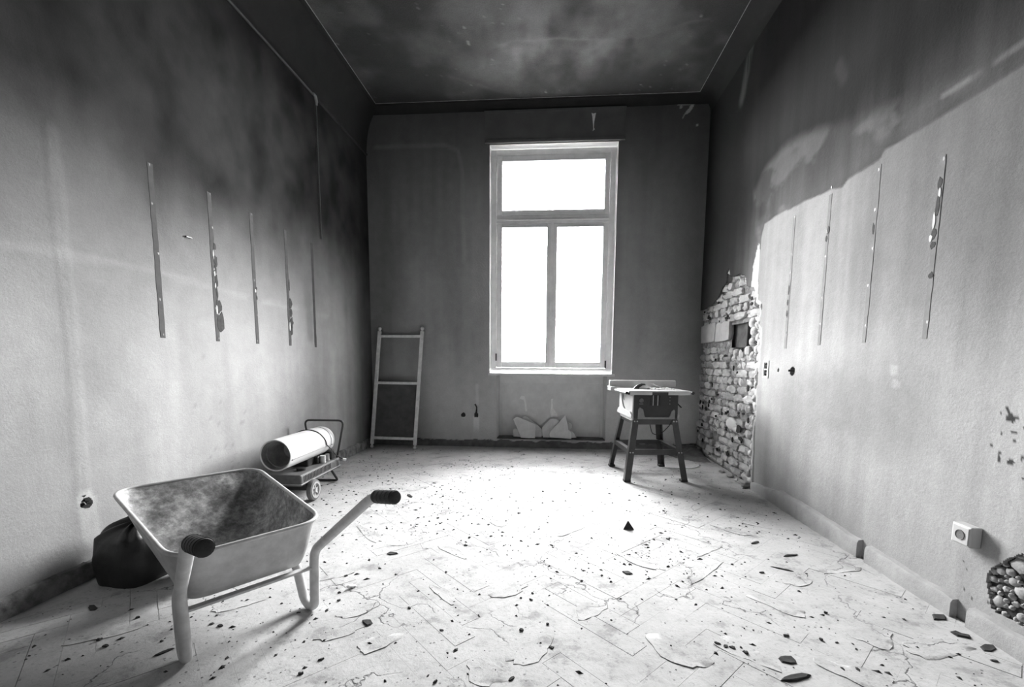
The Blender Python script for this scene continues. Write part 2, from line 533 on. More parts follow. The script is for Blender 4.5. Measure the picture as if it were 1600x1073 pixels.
# ---- right wall (x = W; u = y, v = z)
BR = [(D + 0.02, 1.698), (5.147, 1.706), (4.999, 1.742), (4.724, 1.896), (4.722, 1.99), (4.677, 2.012), (4.633, 1.93), (4.494, 1.916), (4.422, 1.92), (4.276, 1.863), (4.236, 1.771), (4.10, 1.74), (4.05, 1.70), (4.036, 1.603), (3.96, 1.566), (3.95, 1.493), (3.975, 1.416), (3.93, 1.359), (3.92, 1.252), (3.92, 1.119), (3.91, 0.904), (3.93, 0.821), (3.90, 0.663), (3.94, 0.547), (3.93, 0.353), (3.92, 0.187), (3.90, -0.02), (D + 0.02, -0.02)]
TONGUE = [(4.15, 1.72), (4.149, 1.796), (4.131, 1.929), (4.069, 2.088), (4.035, 2.095), (4.019, 1.985), (4.02, 1.831), (4.0, 1.603), (4.04, 1.58)]
RB = [(1.83, 0.235), (1.818, 0.29), (1.785, 0.32), (1.755, 0.352), (1.70, 0.39), (1.60, 0.42), (1.55, 0.30), (1.56, 0.15), (1.67, 0.117), (1.745, 0.112), (1.808, 0.127)]
SCR = [(4.023, 1.9), (4.006, 2.14), (3.963, 2.231), (3.805, 2.243), (3.437, 2.216), (3.07, 2.176), (2.973, 2.152), (2.918, 2.179), (2.659, 2.177), (2.631, 2.214), (2.551, 2.206), (2.2, 2.205), (1.2, 2.20), (-2, 2.2), (-2, 0), (3.85, 0)]
SCR2 = [(4.023, 1.9), (4.21, 2.575), (4.027, 2.688), (3.68, 2.73), (3.341, 2.656), (2.933, 2.511), (2.5, 2.40), (2.2, 2.33), (2.1, 2.28), (2.55, 2.22), (3.0, 2.18), (3.8, 2.24), (4.0, 2.15)]
RAILS_R = [(3.498, 2.142, 1.19), (3.078, 2.15, 1.20), (2.656, 2.15, 1.20), (2.248, 2.02, 1.20)]
def alb_right(u, v):
    n = fbm(u * 0.9, v * 0.9, 5); st = fbm(u * 8, v * 0.45, 6)
    a = 0.66 - 0.12 * sst(0.9, 1.5, v) + 0.16 * (n - 0.5) + 0.24 * (st - 0.5) + 0.10 * (fbm(u * 24, v * 0.8, 2) - 0.5)
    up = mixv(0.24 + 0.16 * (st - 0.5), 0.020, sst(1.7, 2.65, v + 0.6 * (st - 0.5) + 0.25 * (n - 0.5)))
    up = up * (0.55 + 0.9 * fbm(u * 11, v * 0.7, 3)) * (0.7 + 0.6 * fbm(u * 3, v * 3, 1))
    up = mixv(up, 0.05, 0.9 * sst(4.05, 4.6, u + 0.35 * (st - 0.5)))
    j = 0.02 * (fbm(u * 10, v * 10, 1) - 0.5)
    def soft(poly, ww, jj):
        d = dpoly(u + jj, v + jj, list(poly) + [poly[0]])
        return sst(-ww, ww, np.where(inpoly(u + jj, v + jj, poly), d, -d))
    ins = soft(SCR, 0.008, j)
    fade = sst(1.9, 3.3, u + 0.5 * (n - 0.5))
    low = mixv(mixv(a * 0.60, a * 0.92, fade), a, sst(1.7, 0.8, v))
    drip = 0.10 * (fbm(u * 14, v * 0.8, 3) - 0.5)
    in2 = soft(SCR2, 0.05, j + 0.0) * sst(0.30, 0.55, fbm(u * 2.5, v * 4, 2) + drip + 0.15)
    mid = up * 0.8 + 0.06 + 0.09 * sst(0.45, 0.62, fbm(u * 3, v * 5, 3))
    a = mixv(mixv(up, mid, in2), low, ins)
    a = mixv(a, 0.12, sst(1.2, 0.2, u))  # darkening added behind the camera, against bounced fill
    a = mixv(a, 0.34, 0.55 * (1 - sst(0.10, 0.42, dseg(u, v, (3.3, 0.80), (2.4, 0.86)))) * (0.5 + fbm(u * 3, v * 3, 2)))
    a = mixv(a, 0.30, 0.45 * (1 - sst(0.03, 0.22, dseg(u, v, (3.75, 0.55), (3.70, 0.05)))))
    w = 0.03 * (fbm(u * 6, v * 6, 4) - 0.5)
    s1 = dseg(u + w, v + w, (4.42, 4.0), (4.60, 3.56))
    a = a + 0.15 * (1 - sst(0.02, 0.10, s1)) * (0.25 + 0.75 * sst(0.3, 0.6, fbm(u * 16, v * 3, 5)))
    s2 = dpoly(u + 0.3 * w, v + 0.3 * w, [(2.28, 2.292), (2.11, 2.286), (1.7, 2.284)])
    a = a + 0.16 * (1 - sst(0.003, 0.022, s2)) * sst(0.25, 0.5, fbm(u * 9, v * 5, 7))
    a = a + 0.03 * (1 - sst(0.01, 0.07, dseg(u + w, v + w, (3.10, 2.92), (3.04, 2.82))))
    a = a + 0.10 * (1 - sst(0.01, 0.05, dpoly(u + w, v, [(1.90, 1.8), (1.875, 1.37), (1.87, 1.1), (1.885, 0.5)]))) * st
    for (cu, cv, r) in ((2.42, 1.05, 0.035), (2.40, 0.98, 0.03)):
        a = a + 0.14 * (1 - sst(r * 0.6, r, np.hypot(u - cu, v - cv)))
    # broken plaster edge: fresh gypsum shows
    db = dpoly(u + 1.5 * j, v + j, BR[9:27])
    a = mixv(a, 0.86, (1 - sst(0.018, 0.03, db + 0.05 * (vn(u * 14, v * 9, 3) - 0.5))) * (v < 1.72))
    a = np.where(inpoly(u + j, v + j, TONGUE), 0.88, a)
    # pits in the plaster low on the right
    pit = (vn(u * 60, v * 60, 2) > 0.80) & (np.hypot((u - 1.76) * 1.2, v - 0.80) < 0.10 + 0.10 * n)
    pit |= (vn(u * 60, v * 60, 4) > 0.86) & (np.hypot(u - 1.86, v - 0.2) < 0.09)
    a = np.where(pit, 0.07, a)
    sp = vn(u * 34, v * 34, 7)
    return a
def disp_right(u, v):
    return 0.002 * (fbm(u * 1.1, v * 1.3, 2) - 0.5)
def hole_right(u, v):
    j = 0.03 * (fbm(u * 14, v * 14, 6) - 0.5)
    h = inpoly(u + j, v + j, BR)
    dep = np.where(h, 0.055, 0.04)
    h2 = inpoly(u + j * 0.7, v + j * 0.7, RB)
    dep = np.where(h2, 0.022, dep)
    h |= h2
    h |= np.hypot(u - 3.578, v - 1.028) < 0.014
    h |= np.hypot(u - 3.376, v - 1.022) < 0.034 + 0.006 * (vn(u * 70, v * 70) - 0.5)
    for z in (1.058, 1.0): h |= np.hypot((u - 3.775) * 1.0, v - z) < 0.026
    return h, dep
us = lines(REAR, D, 0.024, [(3.86, 5.47, 0.011), (2.5, 3.86, 0.014), (1.5, 1.95, 0.006), (3.33, 3.62, 0.007), (3.74, 3.82, 0.006)])
vs = lines(-0.03, 3.95, 0.024, [(0.42, 2.12, 0.011), (0.0, 0.42, 0.007), (2.12, 2.75, 0.012), (0.96, 1.10, 0.006)])
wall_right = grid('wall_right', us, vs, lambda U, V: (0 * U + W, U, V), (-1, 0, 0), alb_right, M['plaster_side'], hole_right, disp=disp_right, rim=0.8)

# ---- back wall (y = D; u = x, v = z)
WX0, WX1, WZ0, WZ1 = 1.503, 3.004, 0.930, 3.615
NX0, NX1, NZ0, NZ1 = 1.592, 2.948, 0.105, 0.905
def alb_back(u, v):
    n = fbm(u * 1.1, v * 1.1, 4); st = fbm(u * 7, v * 0.6, 1)
    a = 0.46 + 0.18 * (n - 0.5) + 0.24 * (st - 0.5)
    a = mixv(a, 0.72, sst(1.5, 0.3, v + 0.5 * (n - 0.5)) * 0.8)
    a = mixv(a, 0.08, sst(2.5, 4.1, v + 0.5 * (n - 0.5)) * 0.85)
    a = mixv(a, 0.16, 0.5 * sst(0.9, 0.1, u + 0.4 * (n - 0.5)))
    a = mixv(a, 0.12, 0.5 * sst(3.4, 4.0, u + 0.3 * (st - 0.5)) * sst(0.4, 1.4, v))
    w = 0.03 * (fbm(u * 6, v * 6, 5) - 0.5)
    a = a + 0.06 * (1 - sst(0.01, 0.04, dpoly(u + w, v + w, [(0.12, 3.63), (0.95, 3.63), (1.12, 3.56), (1.17, 3.3), (1.19, 2.3)])))
    # torn paper-white plaster near the ceiling
    a = np.where(dpoly(u + w, v + w, [(3.60, 4.02), (3.66, 4.0), (3.80, 4.0), (3.85, 4.05), (3.79, 3.93), (3.76, 3.90)]) < 0.012 + 0.012 * n, 0.62, a)
    a = np.where(dpoly(u, v, [(3.745, 3.90), (3.715, 3.84)]) < 0.006, 0.5, a)
    a = np.where(np.hypot(u - 3.69, v - 3.96) < 0.017, 0.5, a)
    a = np.where(np.hypot(u - 3.884, v - 3.767) < 0.014, 0.6, a)
    # pale trickle below the square hole and above it
    a = a + 0.22 * (1 - sst(0.03, 0.045, np.abs(u - 1.335))) * sst(0.16, 0.3, v) * (v < 0.39)
    a = a + 0.12 * (1 - sst(0.01, 0.03, dpoly(u + w, v, [(1.35, 0.78), (1.352, 0.55)])))
    a = a + 0.12 * (1 - sst(0.03, 0.05, np.hypot(u - 1.170, v - 0.40)))
    # ragged dark band where the skirting was
    e = 0.085 + 0.05 * (fbm(u * 14, v * 2, 3) - 0.5)
    a = np.where(v < e, 0.13 + 0.14 * fbm(u * 25, v * 25, 2), a)
    return a
def disp_back(u, v):
    e = 0.085 + 0.05 * (fbm(u * 14, v * 2, 3) - 0.5)
    return -(0.010 * (fbm(u * 1.3, v * 1.3, 1) - 0.5) + np.where(v < e, -0.012, 0)) * 1.0
def hole_back(u, v):
    h = (u > WX0) & (u < WX1) & (v > WZ0) & (v < WZ1)
    h |= (u > NX0) & (u < NX1) & (v > NZ0) & (v < NZ1)
    dep = np.where(h, 0.0, 0.05)
    h |= np.hypot(u - 1.170, v - 0.402) < 0.030
    h |= (np.abs(u - 1.333) < 0.030 - 0.012 * (v > 0.425)) & (np.abs(v - 0.408) < 0.034)
    h |= dpoly(u, v, [(1.335, 0.44), (1.34, 0.50), (1.322, 0.535)]) < 0.010
    return h, dep
us = lines(0, W + 0.08, 0.024, [(1.12, 1.38, 0.006), (3.55, 3.95, 0.012)], (WX0, WX1, NX0, NX1))
vs = lines(-0.03, 4.045, 0.024, [(0.35, 0.55, 0.006), (0, 0.14, 0.01), (3.7, 4.045, 0.012)], (WZ0, WZ1, NZ0, NZ1))
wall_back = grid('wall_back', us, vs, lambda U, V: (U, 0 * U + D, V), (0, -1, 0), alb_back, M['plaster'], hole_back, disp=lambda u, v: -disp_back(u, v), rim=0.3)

# rear wall behind the camera
tag(MB().box((-0.32, REAR - 0.12, -0.06), (W + 0.55, REAR, H + 0.2)).build('wall_rear', M['rear']), kind='structure')

# unseen masonry shell added outside the plaster to block daylight except at the window
def shell(name, *boxes):
    m = MB()
    for lo, hi in boxes: m.box(lo, hi)
    return tag(m.build(name, M['rear']), kind='structure')
_zb, _zt = -0.06, H + 0.2
shell('wall_outer_left', ((-0.32, REAR - 0.12, _zb), (-0.08, D + 0.40, _zt)))
shell('wall_outer_right', ((W + 0.34, REAR - 0.12, _zb), (W + 0.55, D + 0.40, _zt)))
shell('wall_outer_back', ((-0.32, D + 0.28, _zb), (1.510, D + 0.36, _zt)), ((2.997, D + 0.28, _zb), (W + 0.55, D + 0.36, _zt)), ((1.510, D + 0.28, _zb), (2.997, D + 0.36, 0.928)), ((1.510, D + 0.28, 3.617), (2.997, D + 0.36, _zt)))
shell('ceiling_slab', ((-0.32, REAR - 0.12, H + 0.06), (W + 0.55, D + 0.36, _zt)))

# coves and picture rail
def cove(name, prof, a, b, fn):
    m = MB(); n = len(prof)
    vs = [fn(p, z, a) for p, z in prof] + [fn(p, z, b) for p, z in prof]
    m.add(vs, [(i, i + 1, n + i + 1, n + i) for i in range(n - 1)])
    return tag(m.build(name, M['cove'], smooth=50), kind='structure')
pl = [(0.0, 3.53), (0.012, 3.535), (0.016, 3.552), (0.004, 3.566), (0.006, 3.62), (0.016, 3.72), (0.034, 3.82), (0.062, 3.91), (0.10, 3.985), (0.128, 4.02), (0.132, 4.04), (0.160, 4.045), (0.1665, H), (0.22, H + 0.002)]
cove('trim_1', pl, REAR, D, lambda p, z, y: (p, y, z))
pb = [(0.0, 3.985), (0.004, 4.0), (0.02, 4.022), (0.05, 4.042), (0.085, 4.05), (0.0918, H), (0.15, H + 0.002)]
cove('trim_2', pb, 0, W, lambda p, z, x: (x, D - p, z))
prr = [(0.0, 3.90), (0.006, 3.94), (0.03, 3.99), (0.075, 4.03), (0.14, 4.05), (0.1537, H), (0.22, H + 0.002)]
cove('trim_3', prr, REAR, D, lambda p, z, y: (W - p, y, z))

# ceiling
def alb_ceil(u, v):
    n = fbm(u * 1.2, v * 1.2, 2)
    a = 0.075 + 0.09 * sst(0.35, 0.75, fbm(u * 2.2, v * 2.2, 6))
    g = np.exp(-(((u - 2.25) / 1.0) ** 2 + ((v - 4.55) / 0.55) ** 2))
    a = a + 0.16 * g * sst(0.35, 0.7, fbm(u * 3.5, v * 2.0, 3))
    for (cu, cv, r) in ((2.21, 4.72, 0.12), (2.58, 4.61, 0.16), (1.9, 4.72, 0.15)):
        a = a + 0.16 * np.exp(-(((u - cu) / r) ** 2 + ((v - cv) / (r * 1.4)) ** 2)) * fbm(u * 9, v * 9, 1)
    w = 0.16 * (fbm(u * 2.5, v * 2.5, 4) - 0.5) + 0.04 * (fbm(u * 11, v * 11, 2) - 0.5)
    for pts in ([(1.52, 4.85), (1.60, 4.62), (1.85, 4.5), (2.09, 4.494), (2.75, 4.56), (3.2, 4.45), (3.6, 4.36)], [(1.1, 4.9), (1.4, 5.1), (1.7, 5.25)], [(1.2, 4.6), (1.5, 4.3)]):
        d = dpoly(u + w, v + w, pts)
        a = a + (0.035 * np.exp(-(d / 0.03) ** 2)) * sst(0.35, 0.6, fbm(u * 6, v * 6, 2))
    s = vn(u * 40, v * 40, 5)
    a = a + 0.28 * sst(0.92, 0.99, s) * sst(0.5, 0.65, fbm(u * 2.5, v * 2.5, 1))
    a = a + 0.12 * sst(0.72, 0.95, vn(u * 45, v * 45, 3)) * np.exp(-(((u - 1.08) / 0.06) ** 2 + ((v - 4.03) / 0.06) ** 2)) * 3
    return a
def disp_ceil(u, v):
    w = 0.12 * (fbm(u * 2.5, v * 2.5, 4) - 0.5)
    d = dpoly(u + w, v + w, [(1.52, 4.85), (1.60, 4.62), (1.85, 4.5), (2.09, 4.494), (2.75, 4.56), (3.2, 4.45), (3.6, 4.36)])
    inside = inpoly(u + w, v + w, [(1.52, 5.6), (1.52, 4.85), (1.60, 4.62), (1.85, 4.5), (2.09, 4.494), (2.75, 4.56), (3.2, 4.45), (3.6, 4.36), (4.2, 5.6)])
    return -0.010 * np.exp(-(d / 0.03) ** 2) + 0.010 * inside * sst(0.0, 0.03, d) * 0 + 0.010 * (fbm(u * 3, v * 3, 3) - 0.5)
us = lines(0.1665, W - 0.1537, 0.022)
vs = lines(REAR, D - 0.0918, 0.05, [(2.6, 5.4, 0.022)])
ceiling = grid('ceiling', us, vs, lambda U, V: (U, V, 0 * U + H), (0, 0, -1), alb_ceil, M['ceiling'], disp=disp_ceil)

M['edge_light'] = simple('ceiling_edge_highlight', 0.30, 0.9, var=0.6, scale=6, obj=False)  # pale strips painted as the lit edge between ceiling and cove
MB().box((0.1665, REAR, H - 0.004), (0.1715, D - 0.0918, H + 0.004)).build('edge_highlight', M['edge_light'], ceiling)
MB().box((0.1665, D - 0.0968, H - 0.004), (W - 0.1537, D - 0.0918, H + 0.004)).build('edge_highlight', M['edge_light'], ceiling)
MB().box((W - 0.1577, REAR, H - 0.004), (W - 0.1537, D - 0.0918, H + 0.004)).build('edge_highlight', M['edge_light'], ceiling)
cd_ = empty('cable_conduit', (0.012, 4.27, 3.5))
tag(cd_, 'thin sooty cable conduit along the top of the left wall, dropping near the corner', 'conduit')
M['conduit'] = simple('sooty_conduit', 0.07, 0.7, var=0.3, scale=9)
MB().tube([(0.006, -1.6, 0.035), (0.006, -1.0, 0.030), (0.006, -0.5, 0.034), (0.006, -0.03, 0.034)], 0.010, 8).build('horizontal_run', M['conduit'], cd_, smooth=60)
MB().tube([(0.0, 0.028, 0.0), (0.0, 0.026, -0.6), (0.0, 0.03, -1.25)], 0.006, 8).build('vertical_drop', M['conduit'], cd_, smooth=60)
MB().tube([(0.008, -0.03, 0.045), (0.010, 0.0, 0.035), (0.006, 0.026, 0.0), (0.004, 0.028, -0.03)], [0.010, 0.014, 0.014, 0.009], 10).build('bend_cover', simple('conduit_bend', 0.25, 0.6), cd_, smooth=60)

# ------------------------------------------------------------------ floor: screed with the herringbone imprint of the old parquet
m = MB()
m.box((-0.32, REAR - 0.12, -0.06), (W + 0.55, D + 0.36, -0.0045))
floor = tag(m.build('floor', M['floor']), kind='structure')
PLW, PLN = 0.094, 5
PLL = PLW * PLN
C45 = math.sqrt(0.5)
OX, OY = 1.316, 2.417
def to_world(a, b): return (OX + (a - b) * C45, OY + (a + b) * C45)
def clip(poly, x0, x1, y0, y1):
    for ax, s, lim in ((0, 1, x0), (0, -1, -x1), (1, 1, y0), (1, -1, -y1)):
        out = []
        for i in range(len(poly)):
            p, q = poly[i], poly[(i + 1) % len(poly)]
            a, b = s * p[ax] - lim, s * q[ax] - lim
            if a >= 0: out.append(p)
            if (a >= 0) != (b >= 0):
                t = a / (a - b); out.append((p[0] + t * (q[0] - p[0]), p[1] + t * (q[1] - p[1])))
        poly = out
        if len(poly) < 3: return []
    return poly
def proj_px(x, y, z=0.0):
    d = Vector((x - CX, y, z - HC)); k = d.dot(_f)
    if k < 0.1: return None
    return PX + FPX * d.dot(_R) / k, PY - FPX * d.dot(_U) / k
planks = []
for i in range(-60, 61):
    for j in range(-60, 61):
        k = (i - j) % (2 * PLN)
        if k == 0: r = (i, j, i + PLN, j + 1)
        elif k == PLN: r = (i, j - PLN + 1, i + 1, j + 1)
        else: continue
        a0, b0, a1, b1 = [t * PLW for t in r]
        cx_, cy_ = to_world((a0 + a1) / 2, (b0 + b1) / 2)
        if not (-0.4 < cx_ < W + 0.4 and REAR - 0.4 < cy_ < D + 0.4): continue
        g = 0.0001 if rng.random() < 0.78 else rng.choice([0.0008, 0.0016])
        quad = [to_world(a0 + g, b0 + g), to_world(a1 - g, b0 + g), to_world(a1 - g, b1 - g), to_world(a0 + g, b1 - g)]
        cl = clip(quad, 0.004, W - 0.004, REAR + 0.002, D - 0.004)
        if len(cl) < 3: continue
        cxx = sum(p[0] for p in cl) / len(cl); cyy = sum(p[1] for p in cl) / len(cl)
        pp = proj_px(cxx, cyy)
        vis = pp is not None and -30 < pp[0] < 1630 and 500 < pp[1] < 1090
        planks.append((0 if vis else 1, math.hypot(cxx - CX, cyy), cl, cxx, cyy, k == 0))
planks.sort(key=lambda t: (t[0], t[1]))
far = MB()
pm = {}
for n_, (nv, dd, cl, cxx, cyy, hz) in enumerate(planks):
    lvl = rng.choice([0, 0, 0, 0, 0, 0, 0.0005, -0.0005, 0.0011])
    tx, ty = rng.gauss(0, 0.0007), rng.gauss(0, 0.0007)
    top = lambda x, y: lvl + tx * (x - cxx) + ty * (y - cyy)
    n = len(cl)
    vs_ = [(x - cxx, y - cyy, -0.0045) for x, y in cl] + [(x - cxx, y - cyy, top(x, y)) for x, y in cl]
    fs_ = [tuple(range(n, 2 * n))] + [(i, (i + 1) % n, n + (i + 1) % n, n + i) for i in range(n)]
    if nv == 0 and n_ < 300:
        me = bpy.data.meshes.new('floor_plank'); me.from_pydata(vs_, [], fs_); me.materials.append(M['floor'])
        o = link('floor_plank', me, floor); o.location = (cxx, cyy, 0)
    else:
        far.add([(x + cxx, y + cyy, z) for x, y, z in vs_], fs_)
me = bpy.data.meshes.new('floor_planks'); me.from_pydata(far.v, [], far.f); me.materials.append(M['floor'])
tag(link('floor_planks', me, floor), kind='stuff')

# ------------------------------------------------------------------ skirting boards
# left: sooty rounded cement skirting, right: plaster skirting in broken lengths
def skirting(name, mat, pieces, side, group_parent=None):
    root = empty(name, (0 if side < 0 else W, 0, 0)); tag(root, kind='structure')
    for (y0, y1, h0, h1, t) in pieces:
        m = MB(); n = max(2, int((y1 - y0) / 0.05))
        prof0 = [(0.0, 0.0), (1.0, 0.0), (1.0, 0.82), (0.75, 1.0), (0.0, 1.04)]
        vs_, fs_ = [], []
        for i in range(n + 1):
            f = i / n; y = y0 + (y1 - y0) * f; h = h0 + (h1 - h0) * f + rng.uniform(-0.004, 0.004)
            tt = t * (1 + rng.uniform(-0.12, 0.12))
            for a, b in prof0: vs_.append(((a * tt) * (1 if side < 0 else -1), y, b * h))
        k = len(prof0)
        for i in range(n):
            for q in range(k - 1): fs_.append((i * k + q, i * k + q + 1, (i + 1) * k + q + 1, (i + 1) * k + q))
        fs_ += [tuple(range(k)), tuple(range(n * k, n * k + k))]
        m.add(vs_, fs_)
        m.build('skirting_length', mat, root, smooth=40)
    return root
skirting('baseboard_left', M['basel'], [(REAR, 1.02, 0.095, 0.095, 0.03), (1.024, 1.9, 0.088, 0.085, 0.03), (1.904, 3.2, 0.085, 0.10, 0.028), (3.205, D - 0.01, 0.10, 0.10, 0.03)], -1)
skirting('baseboard_right', M['baser'], [(REAR, 1.86, 0.085, 0.08, 0.03), (1.935, 2.455, 0.08, 0.092, 0.032), (2.52, 3.135, 0.095, 0.118, 0.034), (3.14, 3.42, 0.118, 0.120, 0.034), (3.43, 3.86, 0.10, 0.06, 0.03)], 1)
# ------------------------------------------------------------------ window, shutter box, sill, niche
FY0, FY1 = D + 0.095, D + 0.165
m = MB()
yb = D + 0.36
m.add([(WX0, D, WZ0), (WX0, D, WZ1), (WX0 + 0.012, yb, WZ1), (WX0 + 0.012, yb, WZ0)], [(0, 1, 2, 3)])
m.add([(WX1, D, WZ0), (WX1, D, WZ1), (WX1 - 0.012, yb, WZ1), (WX1 - 0.012, yb, WZ0)], [(0, 1, 2, 3)])
m.add([(WX0, D, WZ1), (WX1, D, WZ1), (WX1, yb, WZ1), (WX0, yb, WZ1)], [(0, 1, 2, 3)])
m.add([(WX0, D, WZ0), (WX1, D, WZ0), (WX1, yb, WZ0), (WX0, yb, WZ0)], [(0, 1, 2, 3)])
m.build('window_reveal', M['reveal'], wall_back)
win = empty('window_1', (2.2535, D + 0.13, WZ0)); tag(win, kind='structure')
O = Vector((2.2535, D + 0.13, WZ0))
def rect_frame(x0, x1, z0, z1, i0, i1, j0, j1, y0, y1, prof=True):
    """frame with outer rectangle x0..x1,z0..z1 and opening i0..i1,j0..j1 (world coords, made local to the window)"""
    m = MB()
    def b(a, c): m.box(Vector(a) - O, Vector(c) - O)
    b((x0, y0, z0), (i0, y1, z1)); b((i1, y0, z0), (x1, y1, z1)); b((i0, y0, j1), (i1, y1, z1)); b((i0, y0, z0), (i1, y1, j0))
    return m
ofr = rect_frame(1.512, 2.995, 0.955, 3.60, 1.575, 2.932, 1.0, 3.53, FY0, FY1).build('outer_frame', M['white_paint'], win, bevel=0.004)
def wb(name, a, c, mat=None, bevel=0.003, parent=win):
    return MB().box(Vector(a) - O, Vector(c) - O).build(name, mat or M['white_paint'], parent, bevel=bevel)
wb('transom', (1.575, FY0 - 0.012, 2.745), (2.932, FY1, 2.835))
wb('transom_moulding', (1.575, FY0 - 0.022, 2.778), (2.932, FY0 - 0.012, 2.796))
wb('weather_bar', (1.535, FY0 - 0.02, 0.968), (2.972, FY0, 0.992))
for nm, (x0, x1, z0, z1, i0, i1, j0, j1) in (('fanlight_sash', (1.577, 2.930, 2.837, 3.528, 1.646, 2.868, 2.898, 3.462)), ('casement_sash', (1.577, 2.253, 1.002, 2.743, 1.644, 2.192, 1.074, 2.697)), ('casement_sash', (2.256, 2.930, 1.002, 2.743, 2.317, 2.864, 1.074, 2.697))):
    s_ = rect_frame(x0, x1, z0, z1, i0, i1, j0, j1, FY0 - 0.008, FY0 + 0.045).build(nm, M['white_paint'], win, bevel=0.006)
    g_ = MB().box(Vector((i0 - 0.008, FY0 + 0.02, j0 - 0.008)) - O, Vector((i1 + 0.008, FY0 + 0.026, j1 + 0.008)) - O).build('pane', M['glass'], s_)
    bd = rect_frame(i0 - 0.014, i1 + 0.014, j0 - 0.014, j1 + 0.014, i0, i1, j0, j1, FY0 - 0.013, FY0 - 0.007).build('glazing_bead', M['white_paint'], s_)
wb('meeting_stile', (2.235, FY0 - 0.022, 1.004), (2.276, FY0 - 0.006, 2.742))
for x, z in ((1.574, 1.13), (1.574, 2.2), (1.574, 1.75), (2.934, 1.05), (2.934, 1.75), (2.934, 2.3)):
    m = MB(); m.cyl(Vector((x, FY0 - 0.012, z - 0.045)) - O, Vector((x, FY0 - 0.012, z + 0.045)) - O, 0.009, n=10)
    m.build('hinge', M['black'] if z < 1.2 else M['white_paint'], win, smooth=40)
for x, z in ((1.60, 2.80), (2.905, 2.79), (1.72, 2.81), (2.80, 2.81)):
    MB().box(Vector((x - 0.02, FY0 - 0.018, z - 0.012)) - O, Vector((x + 0.02, FY0 - 0.008, z + 0.012)) - O).build('catch_plate', M['white_paint'], win, bevel=0.003)
m = MB()
for z in (1.25, 1.33, 1.42, 1.51, 1.58, 1.62, 1.67):
    w_ = rng.uniform(0.004, 0.010)
    pts = [(2.270 + 0.02 * math.cos(t) * w_ / 0.01, z + 0.03 * math.sin(t) * rng.uniform(0.6, 1.2)) for t in np.linspace(0, 6.28, 8)[:-1]]
    m.prism(pts, lambda a, b, t: Vector((a + 0.012, t, b)) - O, FY0 - 0.0235, FY0 - 0.006)
m.build('flaking_paint', M['streak'], win)
m = MB()
for x, z in ((2.89, 1.48), (2.885, 1.56), (2.895, 1.40), (1.60, 1.35)):
    pts = [(x + 0.018 * math.cos(t), z + 0.04 * math.sin(t) * rng.uniform(0.6, 1.2)) for t in np.linspace(0, 6.28, 8)[:-1]]
    m.prism(pts, lambda a, b, t: Vector((a, t, b)) - O, FY0 - 0.0105, FY0)
m.build('flaking_paint', M['streak'], win)

sill = MB().box((1.488, D - 0.045, 0.905), (3.036, D + 0.10, 0.934)).build('window_sill', M['sill'], None, bevel=0.006)
tag(sill, 'white painted window sill board projecting below the tall window', 'window sill')
m = MB()
rb_ = empty('roller_shutter_box', (2.26, D, 3.63))
tag(rb_, 'sooty grey roller shutter box mounted above the tall window', 'shutter box')
O2 = Vector((2.26, D, 3.63))
MB().box(Vector((1.445, D - 0.018, 3.625)) - O2, Vector((3.075, D + 0.012, 3.985)) - O2).build('cover_panel', M['boxpaint'], rb_, bevel=0.004)
MB().box(Vector((1.448, D - 0.028, 3.625)) - O2, Vector((3.072, D - 0.018, 3.662)) - O2).build('bottom_rail', M['boxpaint'], rb_, bevel=0.003)
MB().box(Vector((1.44, D - 0.025, 3.955)) - O2, Vector((3.08, D - 0.018, 3.985)) - O2).build('top_rail', M['boxpaint'], rb_, bevel=0.003)
for x in (1.445, 3.062):
    MB().box(Vector((x, D - 0.023, 3.662)) - O2, Vector((x + 0.013, D - 0.018, 3.955)) - O2).build('side_rail', M['boxpaint'], rb_)
m = MB()
m.prism([(2.684, 3.925), (2.70, 3.915), (2.735, 3.922), (2.73, 3.90), (2.716, 3.82), (2.713, 3.765), (2.725, 3.745), (2.70, 3.725), (2.708, 3.75), (2.703, 3.80), (2.694, 3.88)], lambda a, b, t: Vector((a, t, b)) - O2, D - 0.0205, D - 0.018)
tag(m.build('torn_paint', M['streak'], rb_), 'pale torn scrap of paint')

# radiator niche
m = MB()
ND = D + 0.22
m.add([(NX0, D, NZ0), (NX0, D, NZ1), (NX0 + 0.01, ND, NZ1), (NX0 + 0.01, ND, NZ0)], [(0, 1, 2, 3)])
m.add([(NX1, D, NZ0), (NX1, D, NZ1), (NX1 - 0.01, ND, NZ1), (NX1 - 0.01, ND, NZ0)], [(0, 1, 2, 3)])
m.add([(NX0, D, NZ1), (NX1, D, NZ1), (NX1, ND, NZ1), (NX0, ND, NZ1)], [(0, 1, 2, 3)])
m.box((NX0 - 0.02, ND, 0.0), (NX1 + 0.02, ND + 0.05, NZ1 + 0.03))
m.build('niche_lining', M['niche'], wall_back)
MB().box((NX0 + 0.012, ND - 0.016, 0.80), (NX1 - 0.012, ND, NZ1)).build('niche_lintel', M['niche'], wall_back, bevel=0.004)
for x in (NX0 + 0.010, NX1 - 0.045):
    MB().box((x, ND - 0.016, NZ0), (x + 0.035, ND, 0.80)).build('niche_jamb', M['niche'], wall_back, bevel=0.004)
def hfield(x0, x1, y0, y1, nx, ny, fz):
    m = MB(); vs_, fs_ = [], []
    for i in range(nx + 1):
        for j in range(ny + 1):
            x, y = x0 + (x1 - x0) * i / nx, y0 + (y1 - y0) * j / ny
            vs_.append((x, y, fz(x, y)))
    for i in range(nx):
        for j in range(ny):
            a = i * (ny + 1) + j
            fs_.append((a, a + ny + 1, a + ny + 2, a + 1))
    return m.add(vs_, fs_)
m = hfield(NX0, NX1, D - 0.002, ND, 70, 12, lambda x, y: NZ0 + 0.002 + 0.012 * float(fbm(x * 9, y * 9, 2)))
